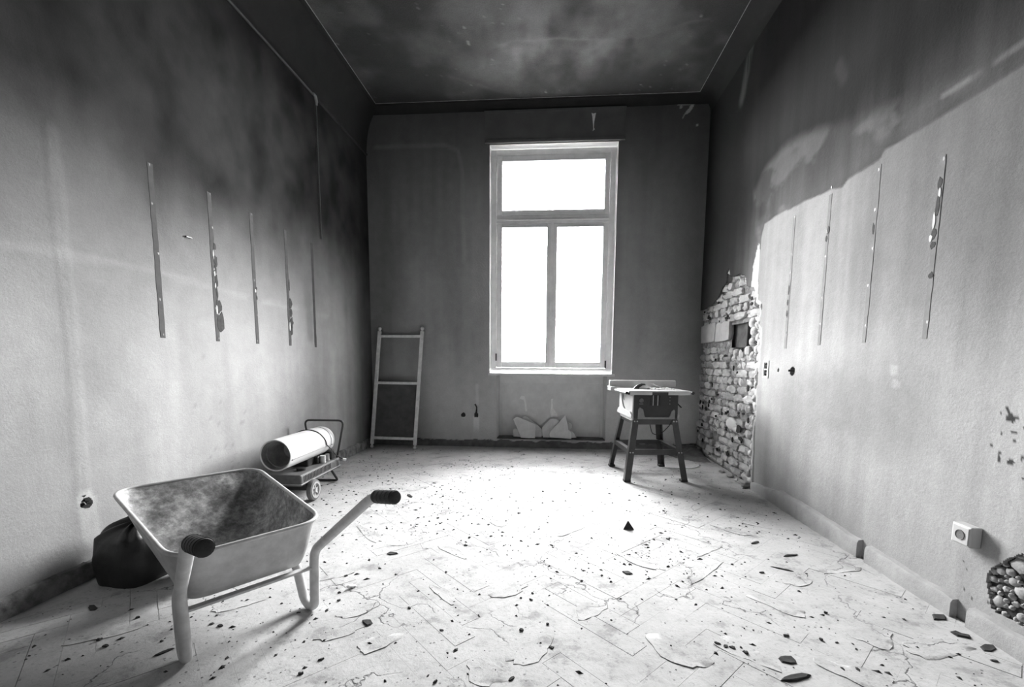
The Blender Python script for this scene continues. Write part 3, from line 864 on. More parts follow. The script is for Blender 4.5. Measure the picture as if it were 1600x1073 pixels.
m.build('niche_ledge', M['nichefloor'], wall_back, smooth=60)
NS = ND - 0.0005
for pts in ([(1.88, 0.60), (1.90, 0.635), (1.945, 0.63), (1.965, 0.55), (1.975, 0.44), (1.955, 0.43), (1.945, 0.54), (1.93, 0.585)], [(2.272, 0.60), (2.295, 0.605), (2.29, 0.55), (2.30, 0.48), (2.345, 0.42), (2.36, 0.37), (2.28, 0.36), (2.262, 0.42), (2.275, 0.52)], [(2.61, 0.66), (2.665, 0.66), (2.67, 0.40), (2.65, 0.25), (2.61, 0.26), (2.605, 0.45)]):
    m = MB(); m.prism(pts, lambda a, b, t: (2.26 + (a - 2.26) * 1.04, t, b), NS - 0.002, NS)
    m.build('filler_streak', M['niche'] if pts[0][0] > 2.6 else M['streak'], wall_back)
# broken slabs leaning in the niche
def nz(px, py): # niche coordinates of the slab outlines, metres
    return (1.467 + px * 0.001003, 0.925 - py * 0.001003)
SL = [('large broken slab with a pointed left corner leaning in the niche', [(330, 572), (372, 540), (430, 556), (520, 592), (606, 632), (612, 700), (610, 805), (520, 806), (430, 800), (398, 722)], 0.020, 12),
      ('broken slab half hidden behind the large left slab in the niche', [(440, 560), (470, 543), (505, 556), (560, 600), (640, 655), (690, 705), (690, 806), (560, 806), (470, 700)], 0.12, 8),
      ('small low slab fragment at the left end of the niche', [(322, 700), (345, 688), (378, 692), (420, 795), (330, 790)], 0.10, 6),
      ('rounded broken slab leaning in the middle of the niche', [(693, 690), (735, 640), (800, 578), (850, 572), (885, 580), (915, 606), (900, 700), (860, 812), (706, 812), (695, 750)], 0.10, 8),
      ('triangular broken slab with a sharp top leaning at the right of the niche', [(985, 525), (1004, 600), (1028, 715), (1062, 745), (1062, 822), (950, 812), (800, 806), (780, 770), (805, 730), (900, 625)], 0.020, 12),
      ('low wedge of broken slab beside the triangular slab', [(1030, 722), (1075, 732), (1105, 765), (1132, 812), (1062, 818), (1040, 790)], 0.10, 10),
      ('dark slab shard behind the triangular slab', [(985, 640), (1030, 628), (1075, 650), (1078, 690), (1050, 720), (1040, 815), (985, 815)], 0.16, 3)]
for lab, pts, yo, tilt in SL:
    q = [nz(*p) for p in pts]
    q = [(a, b * 1.0) for a, b in q]
    zb = min(b for a, b in q)
    q = [(a, (b - zb) * 1.0) for a, b in q]
    xc = sum(a for a, b in q) / len(q)
    m = MB(); m.prism([(a - xc, b) for a, b in q], lambda a, b, t: (a, t, b), 0, 0.028)
    o = m.build('broken_slab', M['slab'], None, bevel=0.003)
    o.location = (xc, D + yo, NZ0 + 0.012)
    o.rotation_euler = (math.radians(-tilt), 0, rng.uniform(-0.05, 0.05))
    tag(o, lab, 'slab', 'broken slabs in the niche under the window')

# socket cups in the wall holes
def cup(name, c, d, r, label, cat='socket box', extra=None):
    root = empty(name, c)
    MB().lathe([(r, 0.0), (r * 0.98, 0.04), (0.001, 0.042)], (0, 0, 0), d, 18).build('cup', M['black'], root, smooth=40)
    if extra: extra(root)
    return tag(root, label, cat)
def wires_l(root):
    for k in range(3):
        p = [(-0.03, 0.004 * k - 0.004, 0.0), (-0.005, 0.006 * k - 0.006, 0.008), (0.008, 0.008 * k - 0.01, -0.004 + 0.006 * k)]
        MB().tube(fillet(p, 0.01, 4), 0.0022, 6).build('wire', M['black'] if k else M['socket'], root, smooth=60)
cup('wall_socket_box', (0.0, 1.94, 0.372), (-1, 0, 0), 0.032, 'open round socket hole with loose wires low on the left wall', extra=wires_l)
cup('wall_socket_box', (1.170, D + 0.004, 0.402), (0, 1, 0), 0.032, 'small round open socket hole in the back wall left of the square one')
def sq(root):
    MB().box((-0.031, 0.03, -0.034), (0.031, 0.04, 0.034)).build('back_plate', M['black'], root)
    MB().tube([(-0.012, 0.03, 0.09), (0.004, 0.028, 0.05), (0.002, 0.028, 0.0)], 0.004, 6).build('cable', M['black'], root)
r_ = empty('wall_socket_box', (1.333, D + 0.004, 0.405)); sq(r_)
tag(r_, 'square open socket hole with a cable slot and pale trickle below, back wall', 'socket box')
cup('wall_socket_box', (W + 0.002, 3.376, 1.022), (1, 0, 0), 0.036, 'round open socket hole in the right wall with a cable stub', extra=lambda r: MB().tube([(0.03, 0.0, 0.0), (0.0, 0.008, 0.004), (-0.02, 0.02, 0.006)], 0.008, 8).build('cable_stub', M['black'], r, smooth=50))
cup('drill_hole', (W + 0.002, 3.578, 1.028), (1, 0, 0), 0.016, 'small dark drilled hole in the right wall beside the socket hole', 'hole')
r_ = empty('double_socket_frame', (W, 3.775, 1.03))
m = MB()
ring = [(-0.05, -0.072), (0.05, -0.072), (0.05, 0.072), (-0.05, 0.072)]
m.box((-0.006, -0.048, -0.072), (0.002, -0.027, 0.072)).box((-0.006, 0.027, -0.072), (0.002, 0.048, 0.072)).box((-0.006, -0.027, 0.055), (0.002, 0.027, 0.072)).box((-0.006, -0.027, -0.072), (0.002, 0.027, -0.056)).box((-0.006, -0.027, -0.005), (0.002, 0.027, 0.003))
m.build('gypsum_surround', M['lump'], r_, bevel=0.002)
for z in (0.028, -0.030):
    MB().lathe([(0.027, 0.0), (0.026, 0.035), (0.001, 0.036)], (0.002, 0, z), (1, 0, 0), 16).build('cup', M['black'], r_, smooth=40)
tag(r_, 'white edged double socket opening beside the bare brick patch', 'socket box')
# surface socket on the right wall
r_ = empty('surface_socket', (W, 1.908, 0.377))
bx = MB().box((-0.045, -0.043, -0.043), (0.0, 0.043, 0.043)).build('housing', M['socket'], r_, bevel=0.005)
MB().box((-0.048, -0.036, -0.036), (-0.044, 0.036, 0.036)).build('cover', M['socket'], r_, bevel=0.002)
MB().lathe([(0.021, 0.0), (0.020, 0.003), (0.018, 0.001), (0.001, 0.0005)], (-0.048, 0, 0), (-1, 0, 0), 20).build('insert', simple('socket_insert', 0.12, 0.6), r_, smooth=40)
tag(r_, 'cream surface-mounted power socket low on the right wall', 'socket')

# rail marks on the side walls
def mark(parent, x, y, z0, z1, w, side, mat, wob=0.002):
    m = MB(); n = 20
    vs_, fs_ = [], []
    for i in range(n + 1):
        z = z0 + (z1 - z0) * i / n
        a, b = y - w / 2 + rng.uniform(-wob, wob), y + w / 2 + rng.uniform(-wob, wob)
        xx = 0.0018
        vs_ += [(x, a, z), (x + side * xx, a + 0.001, z), (x + side * xx, b - 0.001, z), (x, b, z)]
    for i in range(n):
        for k in range(3): fs_.append((i * 4 + k, i * 4 + k + 1, i * 4 + k + 5, i * 4 + k + 4))
    fs_ += [(0, 1, 2, 3), (n * 4, n * 4 + 1, n * 4 + 2, n * 4 + 3)]
    m.add(vs_, fs_)
    return m.build('rail_mark', mat, parent)
def blob(parent, name, x, y, z, ry, rz, side, mat, n=11, th=0.008):
    pts = []
    for i in range(n):
        a = 2 * math.pi * i / n; k = rng.uniform(0.65, 1.15)
        pts.append((y + ry * k * math.cos(a), z + rz * k * math.sin(a)))
    m = MB(); m.prism(pts, lambda a, b, t: (x + side * t, a, b), -0.004, th)
    return m.build(name, mat, parent)
for i, y in enumerate(RAILS_L):
    mk = mark(wall_left, 0.0, y, 1.20, 2.17, 0.036, 1, M['railmark'])
    for z in (2.16, 1.95, 1.68, 1.42, 1.22):
        if rng.random() < 0.9: blob(mk, 'screw_hole', 0.0, y + rng.uniform(-0.008, 0.012), z, 0.006, 0.009, 1, M['black'], 7, 0.0024)
for (i, z, ry, rz) in ((1, 1.83, 0.012, 0.03), (1, 1.74, 0.016, 0.04), (1, 1.68, 0.010, 0.03), (1, 1.60, 0.012, 0.05), (1, 1.52, 0.010, 0.04), (1, 1.44, 0.026, 0.05), (1, 1.33, 0.036, 0.075), (2, 1.62, 0.008, 0.012), (2, 1.55, 0.008, 0.02), (3, 1.72, 0.012, 0.05), (3, 1.56, 0.026, 0.05), (3, 1.48, 0.022, 0.04), (3, 1.40, 0.030, 0.05), (3, 1.33, 0.02, 0.05)):
    blob(wall_left, 'plaster_chip_scar', 0.0, RAILS_L[i] + 0.012 + ry * 0.6, z, ry, rz, 1, M['chip'], 11, 0.0030)
for (i, z, ry, rz) in ((1, 1.775, 0.006, 0.03), (1, 1.65, 0.006, 0.02), (1, 1.41, 0.007, 0.03), (3, 1.36, 0.008, 0.04), (2, 1.60, 0.006, 0.014), (1, 1.57, 0.006, 0.02)):
    blob(wall_left, 'fresh_plaster_chip', 0.0, RAILS_L[i] + 0.004, z, ry, rz, 1, M['lump'], 9, 0.0040)
MB().box((0.0, 2.655, 1.826), (0.012, 2.70, 1.834)).build('wall_nail', M['black'], wall_left)
for (y, z1, z0) in RAILS_R:
    mk = mark(wall_right, W, y, z0, z1, 0.030, -1, M['railmark_r'])
    for z in np.linspace(z1 - 0.01, z0 + 0.1, 5):
        blob(mk, 'screw_hole', W, y + rng.uniform(-0.008, 0.008), z + rng.uniform(-0.05, 0.05), 0.007, 0.010, -1, M['black'], 7, 0.0024)
for (y, z, ry, rz) in ((3.50, 1.62, 0.012, 0.04), (3.505, 1.53, 0.012, 0.03), (3.505, 1.45, 0.014, 0.03), (3.07, 1.93, 0.014, 0.03), (3.085, 1.88, 0.012, 0.02), (2.66, 1.82, 0.01, 0.03), (2.25, 1.90, 0.014, 0.03), (2.252, 1.80, 0.012, 0.05), (2.256, 1.68, 0.016, 0.03), (2.256, 1.63, 0.015, 0.02), (2.25, 1.49, 0.014, 0.018)):
    blob(wall_right, 'plaster_chip_scar', W, y, z, ry, rz, -1, M['chip'], 10, 0.0030)
for (y, z, ry, rz) in ((2.245, 1.86, 0.007, 0.025), (2.262, 1.745, 0.008, 0.04), (2.27, 1.665, 0.010, 0.02)):
    blob(wall_right, 'fresh_plaster_chip', W, y, z, ry, rz, -1, M['lump'], 9, 0.0040)

# ------------------------------------------------------------------ bare brick patch in the right wall
m = MB()
HOLE = [(4.60, 1.455), (4.25, 1.445), (4.19, 1.38), (4.18, 1.32), (4.23, 1.22), (4.40, 1.215), (4.62, 1.27)]
hz0, hz1, hy0, hy1 = 1.215, 1.455, 4.19, 4.62
XB = W + 0.052
def bedz(y0, y1, z0, z1):
    n = max(1, int((y1 - y0) / 0.04)); k = max(1, int((z1 - z0) / 0.04))
    vs_, fs_ = [], []
    for i in range(n + 1):
        for j in range(k + 1):
            y, z = y0 + (y1 - y0) * i / n, z0 + (z1 - z0) * j / k
            vs_.append((XB - 0.012 * float(vn(y * 22, z * 22, 1)), y, z))
    for i in range(n):
        for j in range(k):
            a = i * (k + 1) + j; fs_.append((a, a + k + 1, a + k + 2, a + 1))
    m.add(vs_, fs_)
bedz(3.80, hy0, -0.02, 2.15); bedz(hy1, D + 0.03, -0.02, 2.15); bedz(hy0, hy1, -0.02, hz0); bedz(hy0, hy1, hz1, 2.15)
m.build('mortar_bed', M['mortar'], wall_right, smooth=60)
m = MB()   # cavity behind the hole
m.box((XB - 0.005, hy0 - 0.03, hz0 - 0.03), (XB + 0.24, hy1 + 0.03, hz1 + 0.03))
m.f = m.f[:-6] + [f for f in m.f[-6:] if f != (len(m.v) - 8 + 3, len(m.v) - 8 + 0, len(m.v) - 8 + 4, len(m.v) - 8 + 7)]
m.build('wall_cavity', M['void'], wall_right)
MB().box((XB + 0.03, 4.36, hz0 + 0.01), (XB + 0.13, hy1 + 0.02, hz1 + 0.02)).build('cavity_timber', simple('charred_timber', 0.12, 0.9, var=0.5, scale=8), wall_right, bevel=0.008)
def brick(name, y0, y1, z0, z1, x, th, mat, rough=0.011):
    """a worn brick: 3x2 faceted front with pulled-in corners"""
    nu_, nv_ = 4, 3
    vs_, fs_ = [], []
    for i in range(nu_ + 1):
        for j in range(nv_ + 1):
            a, b = i / nu_, j / nv_
            e = (i in (0, nu_)) + (j in (0, nv_))
            xx = x - th + (0.006 * e if e else 0) + rng.uniform(-rough, rough) * (1 if e < 2 else 1.4)
            yy = y0 + (y1 - y0) * a + (rng.uniform(-0.008, 0.008)); zz = z0 + (z1 - z0) * b + rng.uniform(-0.007, 0.007)
            if e == 2: yy += (0.008 if i == 0 else -0.008); zz += (0.006 if j == 0 else -0.006)
            vs_.append((xx, yy, zz))
    k = nv_ + 1
    for i in range(nu_):
        for j in range(nv_):
            a = i * k + j; fs_.append((a, a + 1, a + k + 1, a + k))
    n0 = len(vs_)
    per = [i * k for i in range(nu_ + 1)] + [nu_ * k + j for j in range(1, nv_ + 1)] + [i * k + nv_ for i in range(nu_ - 1, -1, -1)] + [j for j in range(nv_ - 1, 0, -1)]
    for p in per: vs_.append((x + 0.01, vs_[p][1], vs_[p][2]))
    for q in range(len(per)):
        r = (q + 1) % len(per)
        fs_.append((per[q], per[r], n0 + r, n0 + q))
    return MB().add(vs_, fs_).build(name, mat, wall_right, smooth=32)
row, z = 0, 0.012
while z < 2.02:
    hgt = 0.066
    y = 3.82 + (0.0 if row % 2 else 0.125) + rng.uniform(-0.02, 0.02)
    header = row % 3 == 2
    while y < D:
        L_ = (0.115 if header else 0.235) * rng.uniform(0.72, 1.05)
        y1 = min(y + L_, D - 0.004)
        yc, zc = (y + y1) / 2, z + hgt / 2
        inside = inpoly(np.array([yc, yc]), np.array([zc - 0.02, zc + 0.02]), [(a + 0.0, b) for a, b in BR]).any() or inpoly(np.array([y + 0.02, y1 - 0.02]), np.array([zc, zc]), BR).any()
        inhole = hy0 - 0.02 < yc < hy1 + 0.02 and hz0 - 0.03 < zc < hz1 + 0.02
        inblk = yc > 4.60 and 1.30 < zc < 1.515
        slot = yc > 4.50 and 1.22 < zc < 1.30
        if inside and not inhole and not inblk and not slot and y1 - y > 0.05:
            missing = rng.random() < 0.05
            if not missing:
                brick('brick', y, y1, z, z + hgt, XB, 0.026 + rng.uniform(-0.016, 0.016), M['brick'] if rng.random() < 0.72 else M['brick2'])
        y = y1 + 0.012
    z += hgt + 0.012
    row += 1
brick('lintel_block', 4.63, 5.0, 1.305, 1.50, XB, 0.045, M['block'], 0.005)
brick('lintel_block', 5.01, D - 0.004, 1.305, 1.515, XB, 0.045, M['block'], 0.005)
for y0 in (4.66, 4.83, 5.03, 5.22, 5.36):
    brick('broken_brick', y0, y0 + rng.uniform(0.06, 0.11), 1.235, 1.29, XB, rng.uniform(0.004, 0.02), M['brick2'], 0.01)
for k in range(46):
    y_, z_ = rng.uniform(4.0, 5.4), rng.uniform(0.15, 1.75)
    if not inpoly(np.array([y_]), np.array([z_]), BR)[0] or (4.15 < y_ and 1.2 < z_ < 1.52): continue
    blob(wall_right, 'joint_gap', XB - 0.036, y_, z_, rng.uniform(0.012, 0.03), rng.uniform(0.010, 0.030), -1, M['void'], 9, 0.004)
# ragged stones round the hole and along the broken plaster edge
def rock(parent, name, c, r, mat, jit=0.16, nu=9, nv=6):
    return MB().ball(c, r, nu, nv, jit).build(name, mat, parent, smooth=50)
for y, z_, s in ((4.14, 1.44, .06), (4.10, 1.36, .055), (4.12, 1.27, .05), (4.20, 1.19, .06), (4.32, 1.17, .06), (4.45, 1.18, .05), (4.02, 1.41, .05), (4.0, 1.30, .05), (4.01, 1.20, .05), (4.10, 1.15, .045), (4.55, 1.20, .04), (3.99, 1.50, .05)):
    rock(wall_right, 'mortar_lump', (XB - 0.015, y, z_), (0.035, s * rng.uniform(.8, 1.1), s * 0.75), M['brick'], 0.14)
for k in range(26):
    z_ = 0.05 + k * 0.06
    rock(wall_right, 'plaster_crumb', (W + 0.018 + rng.uniform(-.01, .012), 3.955 + 0.02 * math.sin(k * 1.7) + rng.uniform(-.02, .02), z_), (0.022, rng.uniform(.018, .04), rng.uniform(.025, .045)), M['lump'] if rng.random() < .45 else M['brick'], 0.2)
rock(wall_right, 'gypsum_plug', (XB - 0.03, 4.44, 0.485), (0.03, 0.13, 0.062), M['lump'], 0.08, 12, 8)
rock(wall_right, 'gypsum_plug', (XB - 0.02, 4.36, 0.45), (0.03, 0.07, 0.04), M['lump'], 0.12)
blob(wall_right, 'dark_gap', XB - 0.042, 4.25, 0.46, 0.05, 0.04, -1, M['void'], 10, 0.004)
blob(wall_right, 'dark_gap', XB - 0.042, 4.20, 0.38, 0.05, 0.02, -1, M['void'], 10, 0.004)

# rubble showing through the plaster low on the right
m = MB(); m.box((W + 0.018, 1.48, 0.05), (W + 0.05, 1.87, 0.46)); m.build('rubble_bed', M['rubblebed'], wall_right)
placed = []
for k in range(900):
    y, z_ = rng.uniform(1.55, 1.83), rng.uniform(0.11, 0.41)
    r = rng.choice([0.030, 0.024, 0.018, 0.013, 0.009]) if k < 500 else 0.008
    if not inpoly(np.array([y]), np.array([z_]), RB)[0]: continue
    if any(math.hypot(y - a, z_ - b) < (r + c) * 0.92 for a, b, c in placed): continue
    placed.append((y, z_, r))
    rock(wall_right, 'stone', (W + 0.016, y, z_), (0.012, r * rng.uniform(.85, 1.15), r * rng.uniform(.75, 1.1)), M['stone'], 0.20, 9, 6)

# rubble and dirt heaped against the brick patch and in the back corner
def heap(name, x0, x1, y0, y1, fz, label, seed=0):
    m = hfield(x0, x1, y0, y1, 40, 40, fz)
    return tag(m.build(name, M['nichefloor'], None, smooth=60), label, 'dirt')
def hz_(x, y):
    a = max(0.0, 1 - math.hypot((x - W) / 0.42, (y - D) / 0.62))
    return 0.001 + 0.12 * a ** 1.5 * (0.6 + 0.8 * float(fbm(x * 12, y * 12, 3))) - 0.004 * (a <= 0)
heap('rubble_dirt', W - 0.42, W - 0.001, D - 0.62, D - 0.003, hz_, 'low heap of dark dirt swept into the far right corner')
m = MB()
pth = []
for i in range(30):
    t = i / 29
    pth.append((3.42 + 0.40 * t, 4.55 - 0.02 * math.sin(t * 5) + 0.10 * max(0, t - .8) * 3, 0.006 + 0.02 * max(0, t - 0.75)))
m.tube(pth, 0.007, 6)
tag(m.build('cable', M['paledeb'], None, smooth=60), 'pale cable lying on the floor behind the table saw', 'cable')
for (y, s), lab in zip(((3.93, .05), (4.02, .035), (4.1, .03), (4.25, .035), (4.42, .03)), ('largest grey plaster lump at the front end of the bare bricks', 'pale plaster lump right behind the largest grey lump', 'small pale plaster lump, third from the front below the bricks', 'pale plaster lump, fourth from the front below the bricks', 'small rearmost plaster lump below the bare bricks')):
    x = W - rng.uniform(0.02, 0.07)
    o = MB().ball((0, 0, 0), (s, s, s * 0.6), 9, 6, 0.22).build('plaster_lump', M['brick2'] if s > .04 else M['brick'], None, smooth=40)
    o.location = (x, y, s * 0.45)
    tag(o, lab, 'rubble', 'plaster lumps below the brick patch')

# ------------------------------------------------------------------ scaffold frame (ladder) leaning in the left corner
lad = empty('scaffold_ladder', (0.35, 5.22, 0))
tag(lad, 'light metal scaffold ladder frame leaning in the far left corner', 'ladder')
OL = Vector((0.35, 5.22, 0))
LB, LT = Vector((0.080, 5.215, 0.055)), Vector((0.128, 5.432, 1.44))
RBt, RT = Vector((0.618, 5.215, 0.050)), Vector((0.668, 5.432, 1.44))
for a, b in ((LB, LT), (RBt, RT)):
    s_ = MB().beam(a - OL, b - OL, 0.040, 0.030, (0, 1, 0)).build('stile', M['alu'], lad, bevel=0.004)
    d = (b - a).normalized()
    MB().cyl(a - OL - d * 0.012, a - OL, 0.012, n=10).ball(a - OL - d * 0.030, 0.022, 12, 8).build('foot', M['alu'], s_, smooth=50)
    MB().cyl(b - OL, b - OL + d * 0.02, 0.013, n=10).ball(b - OL + d * 0.035, 0.022, 12, 8).build('end_knob', M['alu'], s_, smooth=50)
def rung(t0, h=0.032):
    a, b = LB.lerp(LT, t0), RBt.lerp(RT, t0)
    MB().beam(a - OL, b - OL, 0.028, h).build('rung', M['alu'], lad, bevel=0.004)
for t0 in (0.055, 0.54, 0.955): rung(t0)
MB().cyl(LB.lerp(LT, .56) - OL + Vector((.02, -.02, 0)), LB.lerp(LT, .60) - OL + Vector((.02, -.02, 0)), 0.006, n=8).build('pin', M['alu'], lad)
a, b, c, d = LB.lerp(LT, 0.065), RBt.lerp(RT, 0.065), RBt.lerp(RT, 0.53), LB.lerp(LT, 0.53)
off = Vector((0, 0.016, 0))
MB().hexa([p - OL + off for p in (a, b, c, d)] + [p - OL + off + Vector((0, 0.008, 0)) for p in (a, b, c, d)]).build('infill_board', M['sheet'], lad)

# ------------------------------------------------------------------ table saw
saw = empty('table_saw', (3.198, 4.313, 0), math.radians(5.5))
tag(saw, 'portable table saw with pale table top on a dark splayed steel stand', 'table saw')
M['sawdark'] = simple('saw_dark_plastic', 0.030, 0.55, var=0.25, scale=10)
M['sawlight'] = simple('saw_pale_steel', 0.5, 0.5, 0.1, var=0.10, scale=10)
M['sawtop'] = simple('saw_aluminium_top', 0.5, 0.35, 0.4, var=0.08, scale=14)
M['steel'] = simple('bare_steel', 0.42, 0.3, 0.9, var=0.15, scale=20)
M['legdark'] = simple('stand_dark_paint', 0.045, 0.3, var=0.3, scale=12)
M['dust'] = simple('sawdust', 0.75, 1.0, var=0.15, scale=50)
TOPZ, BOTZ = 0.53, 0.012
for sx_ in (-1, 1):
    for sy_ in (-1, 1):
        bt, tp = Vector((sx_ * 0.288, sy_ * 0.325, BOTZ)), Vector((sx_ * 0.205, sy_ * 0.235, TOPZ + 0.03))
        m = MB(); t_ = 0.004
        for (wx, wy) in ((0.055, t_), (t_, 0.055)):
            q = []
            for p in (bt, tp):
                xs_ = sorted((p.x, p.x - sx_ * wx)); ys_ = sorted((p.y, p.y - sy_ * wy))
                q += [(xs_[0], ys_[0], p.z), (xs_[1], ys_[0], p.z), (xs_[1], ys_[1], p.z), (xs_[0], ys_[1], p.z)]
            m.hexa(q)
        lg = m.build('leg', M['legdark'] if sx_ > 0 or True else M['sawlight'], saw)
        MB().box((bt.x - (0.058 if sx_ > 0 else 0.002), bt.y - (0.058 if sy_ > 0 else 0.002), 0.0), (bt.x + (0.002 if sx_ > 0 else 0.058), bt.y + (0.002 if sy_ > 0 else 0.058), 0.022)).build('rubber_foot', M['rubber'], lg, bevel=0.004)
        for zz in (0.545, 0.265):
            f = (zz - BOTZ) / (TOPZ + 0.03 - BOTZ); c = bt.lerp(tp, f)
            for k in (0.015, 0.04):
                MB().cyl((c.x - sx_ * k, c.y + sy_ * 0.004, zz), (c.x - sx_ * k, c.y - sy_ * -0.009, zz), 0.007, n=8).build('bolt', M['steel'], lg, smooth=40)
def at_z(sx_, sy_, z, ins=0.0):
    f = (z - BOTZ) / (TOPZ + 0.03 - BOTZ)
    return Vector((sx_ * (0.288 + (0.205 - 0.288) * f - ins), sy_ * (0.325 + (0.235 - 0.325) * f - ins), z))
for z, h, nm in ((0.265, 0.045, 'lower_brace'), (0.545, 0.06, 'top_rail')):
    for (a, b) in (((-1, -1), (1, -1)), ((1, -1), (1, 1)), ((1, 1), (-1, 1)), ((-1, 1), (-1, -1))):
        p, q = at_z(*a, z, 0.006), at_z(*b, z, 0.006)
        pale = a[0] == -1 and b[0] == -1
        m = MB().beam(p, q, 0.005, h)
        inn = Vector((-(a[0] + b[0]) / 2, -(a[1] + b[1]) / 2, 0)) * 0.02
        m.beam(p + inn + Vector((0, 0, h / 2)), q + inn + Vector((0, 0, h / 2)), 0.035, 0.004)
        m.build(nm, M['legdark'], saw)
# saw body: housing with four faces; the left side pale steel with arc slots
bz0, bz1 = 0.575, 0.795
bx0, bx1, by0, by1 = -0.215, 0.205, -0.235, 0.235
body = MB().box((bx0 + 0.012, by0, bz0), (bx1, by1, bz1)).build('housing', M['sawdark'], saw, bevel=0.008)
side = MB().prism([(by0 - 0.004, bz1), (by0 - 0.004, bz0 - 0.02), (by0 + 0.05, bz0 - 0.03), (by1 - 0.05, bz0 - 0.03), (by1 + 0.004, bz0 + 0.02), (by1 + 0.004, bz1)], lambda a, b, t: (t, a, b), bx0, bx0 + 0.012).build('side_panel', M['sawlight'], saw, bevel=0.003)
def arc_slot(cy, cz, r, a0, a1, w):
    pts = []
    for i in range(10): t = math.radians(a0 + (a1 - a0) * i / 9); k = w * math.sin(math.pi * (i + 0.4) / 9.8); pts.append((cy + (r + k) * math.cos(t), cz + (r + k) * math.sin(t)))
    for i in range(9, -1, -1): t = math.radians(a0 + (a1 - a0) * i / 9); k = w * math.sin(math.pi * (i + 0.4) / 9.8); pts.append((cy + (r - k) * math.cos(t), cz + (r - k) * math.sin(t)))
    return pts
for args in ((-0.02, 0.80, 0.165, 190, 262, 0.016), (-0.05, 0.79, 0.085, 180, 245, 0.010)):
    pts = [(-0.04 - y, z) for y, z in arc_slot(*args)]
    MB().prism(pts, lambda a, b, t: (t, a, b), bx0 - 0.003, bx0 + 0.002).build('arc_slot', M['black'], side)
for sx_ in (-1, 1):
    xx = bx0 - 0.012 if sx_ < 0 else bx1
    MB().prism([(by0 - 0.02, 0.575), (by0 - 0.02, 0.60), (by0 + 0.03, 0.63), (by1 - 0.03, 0.63), (by1 + 0.02, 0.60), (by1 + 0.02, 0.575)], lambda a, b, t: (t, a, b), xx - 0.004, xx + 0.010).build('mount_bracket', M['sawlight'], saw, bevel=0.003)
# front apron details
MB().prism([(-0.165, 0.565), (-0.165, 0.655), (-0.150, 0.675), (-0.118, 0.655), (-0.105, 0.60), (-0.10, 0.585), (0.12, 0.585), (0.13, 0.60), (0.145, 0.64), (0.165, 0.655), (0.175, 0.64), (0.175, 0.565)], lambda a, b, t: (a, t, b), by0 - 0.012, by0 - 0.002).build('front_bracket', simple('saw_grey_bracket', 0.20, 0.6, var=0.2), saw, bevel=0.003)
for k in range(5):
    MB().box((-0.052 + k * 0.021, by0 - 0.006, 0.69), (-0.046 + k * 0.021, by0 - 0.001, 0.782)).build('vent_slot', M['steel'] if k in (1, 3) else M['black'], body)
MB().lathe([(0.020, 0), (0.020, 0.006), (0.014, 0.007), (0.013, 0.002), (0.001, 0.002)], (-0.135, by0 - 0.001, 0.735), (0, -1, 0), 18).build('badge_ring', simple('saw_ring', 0.12, 0.5), body, smooth=40)
MB().box((-0.155, by0 - 0.005, 0.70), (-0.118, by0 - 0.001, 0.708)).build('badge_strip', simple('saw_strip', 0.15, 0.5), body)
for z in (0.765, 0.735, 0.705):
    MB().cyl((0.125, by0 - 0.006, z), (0.125, by0, z), 0.006, n=8).build('screw', simple('saw_screw', 0.16, 0.5), body)
# table top
tx0, tx1, ty0, ty1, tz = -0.272, 0.288, -0.305, 0.300, 0.826
M_top = MB().box((tx0, ty0, tz - 0.010), (tx1, ty1, tz))
M_top.box((tx0, ty0, tz - 0.036), (-0.06, ty0 + 0.006, tz - 0.010)).box((0.085, ty0, tz - 0.036), (tx1, ty0 + 0.006, tz - 0.010)).box((tx0, ty1 - 0.006, tz - 0.036), (tx1, ty1, tz - 0.010))
M_top.box((tx0, ty0 + 0.006, tz - 0.036), (tx0 + 0.006, ty1 - 0.006, tz - 0.010)).box((tx1 - 0.006, ty0 + 0.006, tz - 0.036), (tx1, ty1 - 0.006, tz - 0.010))
top = M_top.build('table_top', M['sawtop'], saw, bevel=0.002)
MB().box((-0.06, ty0 + 0.002, tz - 0.034), (0.085, ty0 + 0.010, tz - 0.011)).build('apron_gap', M['sawdark'], saw)
MB().box((-0.16, -0.045, tz), (0.14, 0.015, tz + 0.001)).build('table_insert', M['steel'], top)
for x, nm in ((tx0 - 0.014, 'fence_rail'), (tx1 + 0.014, 'fence_rail')):
    rl = MB().cyl((x, ty0 + (0.02 if x < 0 else -0.004), tz - 0.018), (x, ty1 + 0.05, tz - 0.018), 0.012, n=12).build(nm, M['sawtop'], saw, smooth=40)
    MB().cyl((x, ty0 - 0.012 + (0.02 if x < 0 else 0), tz - 0.018), (x, ty0 + (0.02 if x < 0 else -0.004), tz - 0.018), 0.014, n=12).build('rail_cap', M['black'], rl, smooth=40)
MB().box((tx0 - 0.006, ty0 - 0.003, tz - 0.034), (tx0 + 0.012, ty0 + 0.004, tz - 0.012)).build('corner_cap', M['black'], saw, bevel=0.002)
fn_ = MB().box((tx0 - 0.05, 0.225, tz + 0.002), (tx1 + 0.06, 0.262, tz + 0.072)).build('rip_fence', M['sawlight'], saw, bevel=0.006)
MB().box((tx0 - 0.055, 0.15, tz - 0.03), (tx0 - 0.005, 0.30, tz + 0.012)).build('fence_clamp', M['sawtop'], fn_, bevel=0.005)
